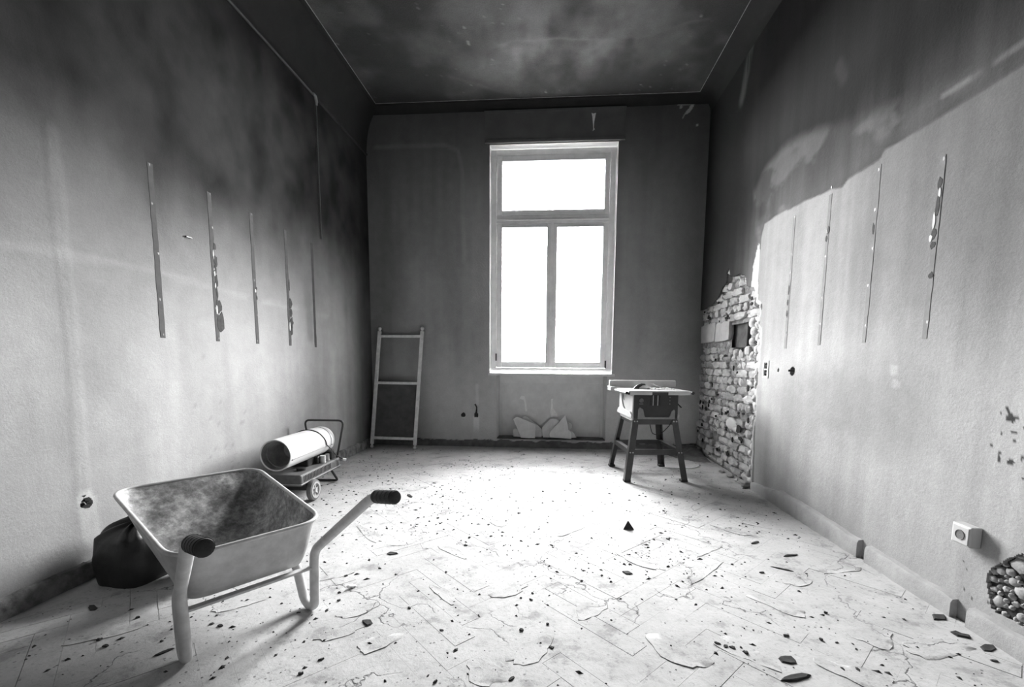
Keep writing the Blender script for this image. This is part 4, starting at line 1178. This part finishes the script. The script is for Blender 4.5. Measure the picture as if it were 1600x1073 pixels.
# blade and riving guard
MB().lathe([(0.001, -0.0012), (0.086, -0.0012), (0.086, 0.0012), (0.001, 0.0012)], (-0.035, -0.015, tz - 0.045), (0, 1, 0), 40).build('blade', M['steel'], saw, smooth=30)
gp = [(-0.15, tz + 0.001), (-0.135, tz + 0.022), (-0.11, tz + 0.041), (-0.075, tz + 0.053), (-0.040, tz + 0.050), (-0.030, tz + 0.036), (-0.06, tz + 0.034), (-0.09, tz + 0.016), (-0.098, tz + 0.001)]
MB().prism(gp, lambda a, b, t: (a, t, b), -0.018, -0.010).build('riving_guard', M['black'], saw)
# crank, cable, shavings
MB().tube(fillet([(bx1, -0.12, 0.665), (bx1 + 0.035, -0.12, 0.665), (bx1 + 0.035, -0.12, 0.70), (bx1 + 0.075, -0.12, 0.66)], 0.01), 0.006, 8).build('height_crank', M['black'], saw, smooth=50)
MB().tube(fillet([(0.165, -0.23, 0.575), (0.14, -0.24, 0.52), (0.07, -0.20, 0.42), (0.02, -0.10, 0.40), (0.04, 0.1, 0.56)], 0.06), 0.004, 6).build('power_cable', M['black'], saw, smooth=60)
m = MB()
for k in range(70):
    x, y = rng.gauss(0.10, 0.06), rng.gauss(-0.05, 0.05)
    x = max(0.0, min(0.2, x))
    s = rng.uniform(0.004, 0.012)
    m.ball((x, y, tz + s * 0.65), (s, s, s * 0.5), 6, 4, 0.3)
tag(m.build('wood_shavings', M['dust'], None), 'small heap of pale wood shavings on the table saw top', 'shavings', kind='stuff')
sh = bpy.data.objects['wood_shavings']; sh.location = saw.location; sh.rotation_euler = saw.rotation_euler
st_ = MB().beam((0.055, 0.05, tz + 0.045), (0.13, -0.01, tz + 0.010), 0.010, 0.006).beam((0.03, 0.06, tz + 0.05), (0.062, 0.04, tz + 0.046), 0.012, 0.008).build('push_stick', M['sawlight'], None)
st_.location = saw.location; st_.rotation_euler = saw.rotation_euler
tag(st_, 'small pale push stick lying in the shavings on the saw table', 'stick')

# ------------------------------------------------------------------ diesel space heater
ht = empty('space_heater', (0.275, 3.36, 0), math.radians(1.2))
tag(ht, 'white cylindrical diesel space heater on two wheels by the left wall', 'heater')
M['hwhite'] = simple('heater_white_paint', 0.56, 0.4, var=0.06, scale=14)
M['hgrey'] = simple('heater_tank_grey', 0.10, 0.6, var=0.35, scale=14)
M['hgrey2'] = simple('heater_plastic_grey', 0.30, 0.6, var=0.25, scale=18)
M['hblack'] = simple('heater_black_tube', 0.015, 0.4, var=0.2)
M['tyre'] = simple('heater_tyre_grey', 0.14, 0.8, var=0.25, scale=30)
M['hub'] = simple('heater_hub_pale', 0.4, 0.6, var=0.1)
M['burn'] = simple('heater_burner_steel', 0.30, 0.45, 0.3, var=0.5, scale=14)
HZ, HR = 0.388, 0.116
barrel = MB().lathe([(HR - 0.008, -0.355), (HR, -0.36), (HR + 0.002, -0.35), (HR, -0.345), (HR, 0.30), (HR - 0.006, 0.335), (HR - 0.03, 0.36), (HR - 0.034, 0.352)], (0, 0, HZ), (0, 1, 0), 48).build('barrel', M['hwhite'], ht, smooth=40)
MB().lathe([(HR - 0.008, -0.355), (HR - 0.010, -0.30), (HR - 0.022, -0.30), (HR - 0.024, -0.31), (HR - 0.026, -0.20), (0.06, -0.15), (0.001, -0.14)], (0, 0, HZ), (0, 1, 0), 40).build('burner_mouth', M['burn'], ht, smooth=30)
MB().lathe([(HR - 0.034, 0.352), (0.05, 0.345), (0.001, 0.345)], (0, 0, HZ), (0, 1, 0), 36).build('rear_grille', M['hgrey'], ht, smooth=40)
for zz in (-0.035,):
    xs_ = math.sqrt(HR ** 2 - zz ** 2)
    for s in (-1, 1):
        MB().box((s * xs_ - 0.003, -0.345, HZ + zz - 0.002), (s * xs_ + 0.003, 0.30, HZ + zz + 0.002)).build('seam', M['hgrey2'], barrel)
for y in (-0.335, 0.27):
    MB().ball((math.sqrt(HR ** 2 - 0.035 ** 2) + 0.002, y, HZ - 0.035), 0.006, 8, 6).build('screw', M['hgrey'], barrel)
MB().tube([(HR * 1.012 * math.cos(t), 0.26, HZ + HR * 1.012 * math.sin(t)) for t in np.linspace(0, 2 * math.pi, 37)[:-1]], 0.002, 6, closed=True).build('band', M['hgrey2'], barrel)
# tank, belly, control box
tank = MB().box((-0.145, -0.29, 0.135), (0.145, 0.35, 0.225)).build('fuel_tank', M['hgrey'], ht, bevel=0.018, seg=3)
MB().box((-0.150, -0.295, 0.150), (0.150, 0.355, 0.158)).build('tank_seam', M['hgrey2'], tank, bevel=0.003)
for k in range(20):
    y = -0.25 + k * 0.022
    MB().box((0.143, y, 0.168), (0.150, y + 0.010, 0.212)).build('tank_rib', M['hgrey'], tank, bevel=0.002)
MB().cyl((0.06, -0.13, 0.222), (0.06, -0.13, 0.245), 0.035, n=20).build('filler_cap', M['hblack'], tank, smooth=40)
MB().box((-0.09, -0.02, 0.222), (0.055, 0.32, 0.30)).build('burner_base', M['hblack'], ht, bevel=0.01)
MB().box((0.045, 0.08, 0.225), (0.085, 0.12, 0.285)).build('filter_bowl', M['hblack'], ht, bevel=0.006)
MB().cyl((0.10, 0.135, 0.225), (0.10, 0.135, 0.285), 0.022, n=16).build('pump_cap', M['hwhite'], ht, smooth=40)
MB().cyl((0.10, 0.21, 0.225), (0.10, 0.21, 0.282), 0.018, n=16).build('gauge', M['hgrey2'], ht, smooth=40)
MB().box((0.06, 0.25, 0.225), (0.12, 0.31, 0.30)).build('control_box', M['hblack'], ht, bevel=0.008)
# wheels
ax = MB().cyl((-0.18, -0.165, 0.082), (0.18, -0.165, 0.082), 0.008, n=10).build('axle', M['hblack'], ht, smooth=40)
MB().box((-0.13, -0.20, 0.085), (0.13, -0.13, 0.137)).build('axle_bracket', M['hblack'], ht, bevel=0.004)
for s in (-1, 1):
    x0 = s * 0.150; x1 = s * 0.192
    wh = MB().lathe([(0.060, 0.0), (0.078, 0.004), (0.082, 0.012), (0.082, 0.030), (0.078, 0.038), (0.060, 0.042), (0.060, 0.0)], (x0, -0.165, 0.082), (s, 0, 0), 36).build('wheel', M['tyre'], ht, smooth=35)
    m = MB().lathe([(0.046, 0.006), (0.064, 0.004), (0.064, 0.043), (0.050, 0.043), (0.046, 0.030), (0.046, 0.006)], (x0, -0.165, 0.082), (s, 0, 0), 30)
    m.cyl((x0 + s * 0.006, -0.165, 0.082), (x1 + s * 0.002, -0.165, 0.082), 0.018, n=16)
    for k in range(6):
        a = k * math.pi / 3 + 0.3
        m.beam((x0 + s * 0.026, -0.165 + 0.012 * math.cos(a), 0.082 + 0.012 * math.sin(a)), (x0 + s * 0.026, -0.165 + 0.048 * math.cos(a), 0.082 + 0.048 * math.sin(a)), 0.014, 0.018, (1, 0, 0))
    m.build('hub', M['hub'], wh, smooth=35)
# rear stand and handle: black tube
sp_ = fillet([(0.10, 0.26, 0.14), (0.115, 0.36, 0.012), (-0.115, 0.36, 0.012), (-0.10, 0.26, 0.14)], 0.03)
MB().tube(sp_, 0.010, 8).build('rear_stand', M['hblack'], ht, smooth=50)
hp = fillet([(0.10, 0.345, 0.17), (0.115, 0.365, 0.23), (0.178, 0.375, 0.548), (-0.178, 0.375, 0.548), (-0.115, 0.365, 0.23), (-0.10, 0.345, 0.17)], 0.05)
MB().tube(hp, 0.009, 8).build('handle', M['hblack'], ht, smooth=50)
# power cord wrapped over the barrel
cp = []
for i in range(22):
    t = math.radians(128 - i * 6.6)
    cp.append((1.03 * HR * math.cos(t), 0.05 + i * 0.006, HZ + 1.03 * HR * math.sin(t)))
cp += [(0.13, 0.20, 0.34), (0.15, 0.27, 0.26), (0.175, 0.33, 0.215)]
MB().tube(cp, 0.0045, 6).build('power_cord', M['hblack'], ht, smooth=60)
MB().cyl((0.175, 0.33, 0.215), (0.19, 0.355, 0.200), 0.010, 0.016, n=12).build('plug', M['hwhite'], ht, smooth=40)

# ------------------------------------------------------------------ sack by the left wall
def sack():
    m = MB(); nu_, nvv = 96, 30
    vs_, fs_ = [], []
    for j in range(nvv + 1):
        v = j / nvv
        z = 0.30 * v
        r = 1.0 if v < 0.8 else math.sqrt(max(0.0, 1 - ((v - 0.8) / 0.2) ** 2)) * 0.75 + 0.25 * (1 - (v - 0.8) / 0.2)
        r *= 0.94 + 0.10 * math.sin(math.pi * min(1, v * 1.2))
        for i in range(nu_):
            a = 2 * math.pi * i / nu_
            ca, sa = math.cos(a), math.sin(a)
            k = (abs(ca) ** 4 + abs(sa) ** 4) ** -0.25
            nz_ = float(fbm(3 + 1.5 * ca, 5 + 1.5 * sa + v * 2, 4)) - 0.5
            fold = 0.010 * math.sin(sa * 22 + v * 9 + 2 * ca) * max(0, v - 0.5) * 2
            rr = r * (k * 0.9 + 0.10 * nz_)
            vs_.append((0.150 * ca * rr * (1 + fold * 4), 0.175 * sa * rr * (1 + fold * 4), z + 0.03 * nz_ * v + 0.02 * sa * v + fold))
    for j in range(nvv):
        for i in range(nu_):
            fs_.append((j * nu_ + i, j * nu_ + (i + 1) % nu_, (j + 1) * nu_ + (i + 1) % nu_, (j + 1) * nu_ + i))
    fs_ += [tuple(range(nu_ - 1, -1, -1)), tuple(range(nvv * nu_, nvv * nu_ + nu_))]
    return m.add(vs_, fs_)
M['sack'] = simple('dark_sack_plastic', 0.022, 0.5, var=0.4, scale=10, bmp=0.3, bscale=20)
sk = empty('refuse_sack', (0.225, 1.985, 0), math.radians(-6))
tag(sk, 'dark crumpled refuse sack standing on the floor behind the wheelbarrow', 'sack')
sack().build('bag', M['sack'], sk, smooth=70)
MB().ball((0.05, 0.0, 0.305), (0.05, 0.07, 0.035), 14, 8, 0.08).build('knotted_top', simple('sack_top', 0.12, 0.6, var=0.3), sk, smooth=60)

# ------------------------------------------------------------------ wheelbarrow
wbr = empty('wheelbarrow', (1.128, 1.547, 0), 2.506)
tag(wbr, 'worn galvanised wheelbarrow with black rubber grips in the left foreground', 'wheelbarrow')
def rrect(x0, x1, w0, w1, rad, z0, z1, n=8):
    """rounded trapezoid outline: rear edge at x0 (half width w0), front edge at x1 (half width w1)"""
    cs = [(x0, -w0), (x1, -w1), (x1, w1), (x0, w0)]
    out = []
    for i in range(4):
        a, b, c = Vector(cs[i - 1] + (0,)), Vector(cs[i] + (0,)), Vector(cs[(i + 1) % 4] + (0,))
        p0, p1 = b + (a - b).normalized() * rad, b + (c - b).normalized() * rad
        for j in range(n + 1):
            t = j / n; p = (1 - t) ** 2 * p0 + 2 * t * (1 - t) * b + t * t * p1
            f = (p.x - x0) / (x1 - x0)
            out.append(Vector((p.x, p.y, z0 + (z1 - z0) * f)))
    return out
rim = rrect(-0.051, 0.80, 0.252, 0.295, 0.11, 0.417, 0.488)
bot = rrect(0.015, 0.44, 0.212, 0.180, 0.085, 0.226, 0.222)
secs = []
for f, g in ((0.0, 0.0), (0.06, 0.22), (0.25, 0.48), (0.55, 0.74), (0.85, 0.93), (1.0, 1.0)):
    # horizontal spread follows g, height follows f: walls curve out of the floor
    secs.append([Vector((b.x + (r.x - b.x) * g, b.y + (r.y - b.y) * g, b.z + (r.z - b.z) * (0.35 * f + 0.65 * f * f if False else f))) for b, r in zip(bot, rim)])
secs = []
for k in range(9):
    t = k / 8
    zf = t
    gf = t ** 0.78
    secs.append([Vector((b.x + (r.x - b.x) * gf, b.y + (r.y - b.y) * gf, b.z + (r.z - b.z) * zf)) for b, r in zip(bot, rim)])
ncor = len(rim)
cen = Vector((sum(p.x for p in bot) / ncor, sum(p.y for p in bot) / ncor, 0.222))
inner_floor = [[cen + (p - cen) * s for p in bot] for s in (0.35, 0.7, 0.92)]
for ringp, dz in zip(inner_floor, (-0.006, -0.006, -0.004)):
    for p in ringp: p.z = 0.222 + dz
rings = inner_floor + secs
def tray_shell(off):
    m = MB(); vs_ = [cen + Vector((0, 0, -0.006 + off[2]))]
    fs_ = []
    for rg in rings:
        for p in rg:
            d = Vector((p.x - cen.x, p.y - cen.y, 0)).normalized()
            vs_.append(p + d * off[0] + Vector((0, 0, off[2] if p.z < 0.3 else off[2] * (0.44 - p.z) / 0.14 if p.z < 0.44 else 0)))
    for i in range(ncor): fs_.append((0, 1 + i, 1 + (i + 1) % ncor))
    for k in range(len(rings) - 1):
        for i in range(ncor):
            a = 1 + k * ncor; b = a + ncor
            fs_.append((a + i, a + (i + 1) % ncor, b + (i + 1) % ncor, b + i))
    return m.add(vs_, fs_)
def raw_build(m, name, mat, parent, smooth=40):
    me = bpy.data.meshes.new(name); me.from_pydata(m.v, [], m.f); me.materials.append(mat)
    me.polygons.foreach_set('use_smooth', [True] * len(me.polygons)); me.set_sharp_from_angle(angle=math.radians(smooth))
    return link(name, me, parent)
raw_build(tray_shell((0.0035, 0, -0.0035)), 'tray_outside', M['traypaint'], wbr, 50)
raw_build(tray_shell((0.0, 0, 0.0)), 'tray_inside', M['tray'], wbr, 50)
MB().tube([p + Vector((p.x - cen.x, p.y - cen.y, 0)).normalized() * 0.006 for p in rim], 0.0085, 8, closed=True).build('rolled_rim', M['zinc'], wbr, smooth=60)
for s in (-1, 1):
    pth = fillet([(0.775, s * 0.065, 0.155), (0.55, s * 0.085, 0.188), (0.42, s * 0.13, 0.196), (0.14, s * 0.212, 0.196), (0.075, s * 0.220, 0.0205), (-0.005, s * 0.226, 0.0205), (-0.010, s * 0.232, 0.278), (-0.39, s * 0.277, 0.572), (-0.45, s * 0.277, 0.594)], 0.045, 7)
    tb = MB().tube(pth, 0.0195, 14).build('frame_tube', M['zinc'], wbr, smooth=60)
    p0, p1 = Vector((-0.425, s * 0.277, 0.588)), Vector((-0.565, s * 0.277, 0.614))
    gr = MB().lathe([(0.0215, 0.0), (0.024, 0.006), (0.024, 0.118), (0.022, 0.128), (0.014, 0.131), (0.001, 0.130)], p0, p1 - p0, 22).build('grip', M['rubber'], tb, smooth=40)
    for k in range(5):
        q = p0.lerp(p1, 0.12 + 0.18 * k)
        dv = (p1 - p0).normalized(); x_, y_, _ = frame_for(dv)
        MB().tube([q + (x_ * math.cos(t) + y_ * math.sin(t)) * 0.0242 for t in np.linspace(0, 2 * math.pi, 19)[:-1]], 0.0012, 5, closed=True).build('grip_ridge', M['rubber'], tb)
MB().beam((-0.004, -0.222, 0.205), (-0.004, 0.222, 0.205), 0.030, 0.010).build('cross_bar', M['zinc'], wbr, bevel=0.002)
MB().beam((0.38, -0.14, 0.208), (0.38, 0.14, 0.208), 0.030, 0.008).build('cross_bar', M['zinc'], wbr, bevel=0.002)
wl = MB().lathe([(0.100, -0.034), (0.132, -0.038), (0.149, -0.025), (0.155, 0.0), (0.149, 0.025), (0.132, 0.038), (0.100, 0.034), (0.100, -0.034)], (0.765, 0, 0.155), (0, 1, 0), 36).build('wheel', M['rubber'], wbr, smooth=50)
MB().lathe([(0.103, -0.025), (0.085, -0.012), (0.03, -0.012), (0.03, -0.04), (0.03, 0.04), (0.03, 0.012), (0.085, 0.012), (0.103, 0.025)], (0.765, 0, 0.155), (0, 1, 0), 30).build('rim_disc', M['zinc'], wl, smooth=35)
MB().cyl((0.765, -0.080, 0.155), (0.765, 0.080, 0.155), 0.010, n=10).build('axle', M['steel'], wbr, smooth=40)

# ------------------------------------------------------------------ debris on the floor
DEB = [(2.486, 3.588), (2.211, 3.597), (1.388, 3.183), (1.151, 3.367), (1.908, 2.616), (1.778, 2.584), (1.776, 2.47), (2.283, 2.517), (1.387, 2.32), (2.995, 2.669), (2.671, 2.21), (1.519, 1.67), (2.263, 1.726), (1.25, 2.047), (3.51, 2.669), (3.628, 2.502), (3.366, 2.273), (3.502, 2.321), (3.47, 1.913), (3.94, 1.923), (2.919, 1.658), (2.945, 1.64), (2.968, 1.634), (3.006, 1.608), (3.143, 1.584), (3.112, 1.483), (3.213, 1.732), (3.337, 1.714), (3.92, 1.796), (3.95, 1.717), (3.898, 1.639), (1.66, 1.792), (1.325, 1.825), (1.84, 1.645), (2.145, 1.4), (3.96, 3.875), (3.593, 3.664), (3.34, 4.097), (0.878, 3.031), (0.944, 3.08), (1.45, 1.438), (1.888, 1.363), (2.281, 1.576), (2.16, 1.674), (0.891, 1.606), (0.939, 1.597), (0.552, 1.622), (0.294, 1.671), (0.851, 1.422), (0.543, 1.471), (0.606, 1.438), (1.417, 1.36), (1.72, 3.9), (2.75, 3.35), (1.25, 3.75), (2.9, 2.3), (3.1, 3.2), (2.05, 3.05), (1.5, 2.9), (2.6, 4.5)]
BIG = {8: (0.05, 0.025), 11: (0.045, 0.028), 17: (0.085, 0.016), 15: (0.075, 0.016), 19: (0.06, 0.03), 24: (0.06, 0.035), 25: (0.10, 0.02), 28: (0.055, 0.03), 29: (0.08, 0.035), 14: (0.06, 0.016), 47: (0.06, 0.02), 48: (0.05, 0.012), 3: (0.07, 0.02), 10: (0.045, 0.03), 35: (0.05, 0.03)}
BIGL = {8: 'larger dark chip on the floor just right of the wheelbarrow tray', 11: 'larger dark chip right of the looped wheelbarrow leg', 17: 'long black splinter on the right floor, nearer of two parallel ones', 15: 'long black splinter near the right skirting, farther of two parallel ones',
        19: 'dark chip lying against the right skirting left of the broken gap', 24: 'large blocky dark chip in the cluster near the bottom right', 25: 'longest black splinter at the bottom edge, right of centre', 28: 'dark flake beside the right skirting below the rubble patch',
        29: 'large dark flake in the bottom right corner by the skirting', 14: 'thin dark chip lying in front of the table saw shadow', 47: 'dark sliver on the floor left of the refuse sack', 48: 'dark sliver beside the near wheelbarrow leg',
        3: 'thin dark chip just beyond the far wheelbarrow grip', 10: 'chunky dark chip in mid floor, nearer than the triangular shard', 35: 'dark chip at the foot of the bare bricks by the skirting end'}
for k, (x, y) in enumerate(DEB):
    a, b = BIG.get(k, (rng.uniform(0.012, 0.024), rng.uniform(0.007, 0.013)))
    n = rng.randint(6, 9)
    pts = [(a * rng.uniform(0.6, 1.1) * 0.75 * math.cos(2 * math.pi * i / n), b * rng.uniform(0.6, 1.2) * 0.75 * math.sin(2 * math.pi * i / n)) for i in range(n)]
    a, b = a * 0.85, b * 0.8
    hh = rng.uniform(0.003, 0.006)
    m = MB()
    vs_ = [(p, q, 0) for p, q in pts] + [(p * 0.8, q * 0.8, hh * rng.uniform(0.6, 1.3)) for p, q in pts]
    m.add(vs_, [tuple(range(n - 1, -1, -1)), tuple(range(n, 2 * n))] + [(i, (i + 1) % n, n + (i + 1) % n, n + i) for i in range(n)])
    o = m.build('debris_chip', M['debris'])
    o.location = (x, y, 0.0012); o.rotation_euler = (0, 0, math.radians(rng.choice([-40, 45, 20, -20, 5])) + rng.uniform(-.3, .3))
    tag(o, BIGL.get(k, 'small dark charred chip lying loose on the pale floor'), 'debris', 'charred chips scattered on the floor')
# standing triangular shard
o = MB().add([(-0.055, -0.02, 0), (0.06, -0.012, 0), (0.045, 0.03, 0), (-0.04, 0.03, 0), (-0.005, 0.012, 0.085), (0.004, 0.02, 0.08)], [(3, 2, 1, 0), (0, 1, 4), (1, 2, 5, 4), (2, 3, 5), (3, 0, 4, 5)]).build('debris_shard', M['debris'])
o.location = (2.78, 2.82, 0.001); o.scale = (0.62, 0.62, 0.62); tag(o, 'dark triangular shard standing up on the floor in front of the table saw', 'debris')
o = MB().ball((0, 0, 0), (0.024, 0.012, 0.008), 10, 6, 0.15).build('paper_scrap', M['paledeb'], smooth=50)
o.location = (1.33, 1.94, 0.008); o.rotation_euler = (0, 0.2, 0.7); tag(o, 'small bright white scrap on the floor beside the wheelbarrow leg', 'scrap')
# loose flakes of screed skin: thin raised sheets with ragged edges
def flake(x, y, a, b, rot, n=22, th=0.0016):
    pts = []
    for i in range(n):
        t = 2 * math.pi * i / n
        k = 1 + 0.28 * math.sin(3 * t + x * 9) * rng.uniform(0.3, 1) + rng.uniform(-0.10, 0.10)
        px_, py_ = a * k * math.cos(t), b * k * math.sin(t)
        pts.append((px_ * math.cos(rot) - py_ * math.sin(rot), px_ * math.sin(rot) + py_ * math.cos(rot)))
    m = MB()
    curl = [th * rng.uniform(0.1, 2.4) for _ in pts]
    vs_ = [(p, q, 0) for p, q in pts] + [(p * 0.985, q * 0.985, c) for (p, q), c in zip(pts, curl)] + [(p * 0.6, q * 0.6, th * 0.35) for p, q in pts]
    fs_ = [(i, (i + 1) % n, n + (i + 1) % n, n + i) for i in range(n)] + [(n + i, n + (i + 1) % n, 2 * n + (i + 1) % n, 2 * n + i) for i in range(n)] + [tuple(range(2 * n, 3 * n))]
    m.add(vs_, fs_)
    o = m.build('screed_flake', M['floor'], floor, smooth=40)
    o.location = (x, y, 0.0006)
    return o
FL = [(3.50, 2.22, .14, .10, .5), (3.3, 1.95, .16, .07, -.7), (3.55, 1.75, .12, .10, .3), (3.0, 1.62, .16, .08, -.8), (2.75, 1.60, .18, .10, -.75), (2.2, 1.55, .15, .09, .8), (1.62, 1.55, .12, .07, .7), (1.45, 1.60, .14, .05, .65), (1.45, 1.75, .12, .05, .7), (1.78, 1.92, .14, .05, -.8), (2.08, 1.97, .14, .06, .6), (2.75, 2.35, .20, .06, -.72), (3.06, 2.25, .22, .06, .78), (1.15, 2.58, .22, .06, -.78), (1.42, 2.48, .13, .05, .72), (1.72, 2.38, .16, .05, -.65), (3.8, 2.35, .16, .06, .25), (3.75, 1.70, .18, .09, .2), (2.45, 1.85, .12, .08, .8), (3.2, 2.55, .18, .05, .75), (3.45, 2.85, .18, .05, -.7), (2.4, 2.75, .16, .05, .78), (1.9, 2.85, .15, .04, -.75), (2.5, 3.3, .16, .05, .7), (0.9, 1.75, .14, .05, .6), (0.55, 1.52, .16, .05, .7), (2.05, 1.42, .12, .09, -.6), (3.35, 1.52, .16, .09, -.5), (3.62, 3.0, .16, .05, -.75), (1.2, 2.05, .12, .05, .7)]
for q in FL:
    flake(q[0], q[1], q[2] * 0.72, q[3] * 0.62, q[4], th=0.0013)
# grit nobody could count
m = MB()
cl = [(rng.uniform(0.3, 3.8), rng.uniform(1.3, 4.6)) for _ in range(34)] + [(1.65, 2.95), (1.5, 3.05), (1.35, 2.75), (2.9, 2.75), (3.0, 1.65), (1.2, 1.55), (2.9, 2.2), (2.0, 1.5)]
for k in range(1900):
    if rng.random() < 0.62:
        c = rng.choice(cl); x, y = rng.gauss(c[0], 0.16), rng.gauss(c[1], 0.18)
    else: x, y = rng.uniform(0.1, W - 0.1), rng.uniform(1.2, D - 0.25)
    if not (0.05 < x < W - 0.05 and 1.1 < y < D - 0.1): continue
    if (x < 0.48 and 1.72 < y < 2.25) or (x > W - 0.45 and y > D - 0.65): continue
    if any(math.hypot(x - a_, y - b_) < 0.14 for a_, b_ in ((2.89, 4.0), (3.5, 4.02), (2.87, 4.62), (3.45, 4.68))): continue
    s = 0.0022 + 0.0075 * rng.random() ** 3.2
    e = rng.uniform(1.0, 2.2); a = rng.uniform(0, 3.14)
    p = []
    for i in range(4):
        t = a + i * math.pi / 2 + rng.uniform(-.4, .4); r = s * (e if i % 2 else 1)
        p.append((x + r * math.cos(t), y + r * math.sin(t), 0.0))
    z = s * 0.7
    m.add(p + [(x + rng.uniform(-s, s) * .3, y + rng.uniform(-s, s) * .3, 0.001 + z)], [(0, 1, 4), (1, 2, 4), (2, 3, 4), (3, 0, 4), (3, 2, 1, 0)])
me = bpy.data.meshes.new('floor_grit'); me.from_pydata(m.v, [], m.f); me.materials.append(M['debris'])
tag(link('floor_grit', me), 'fine dark grit scattered over the pale dusty floor', 'grit', kind='stuff')
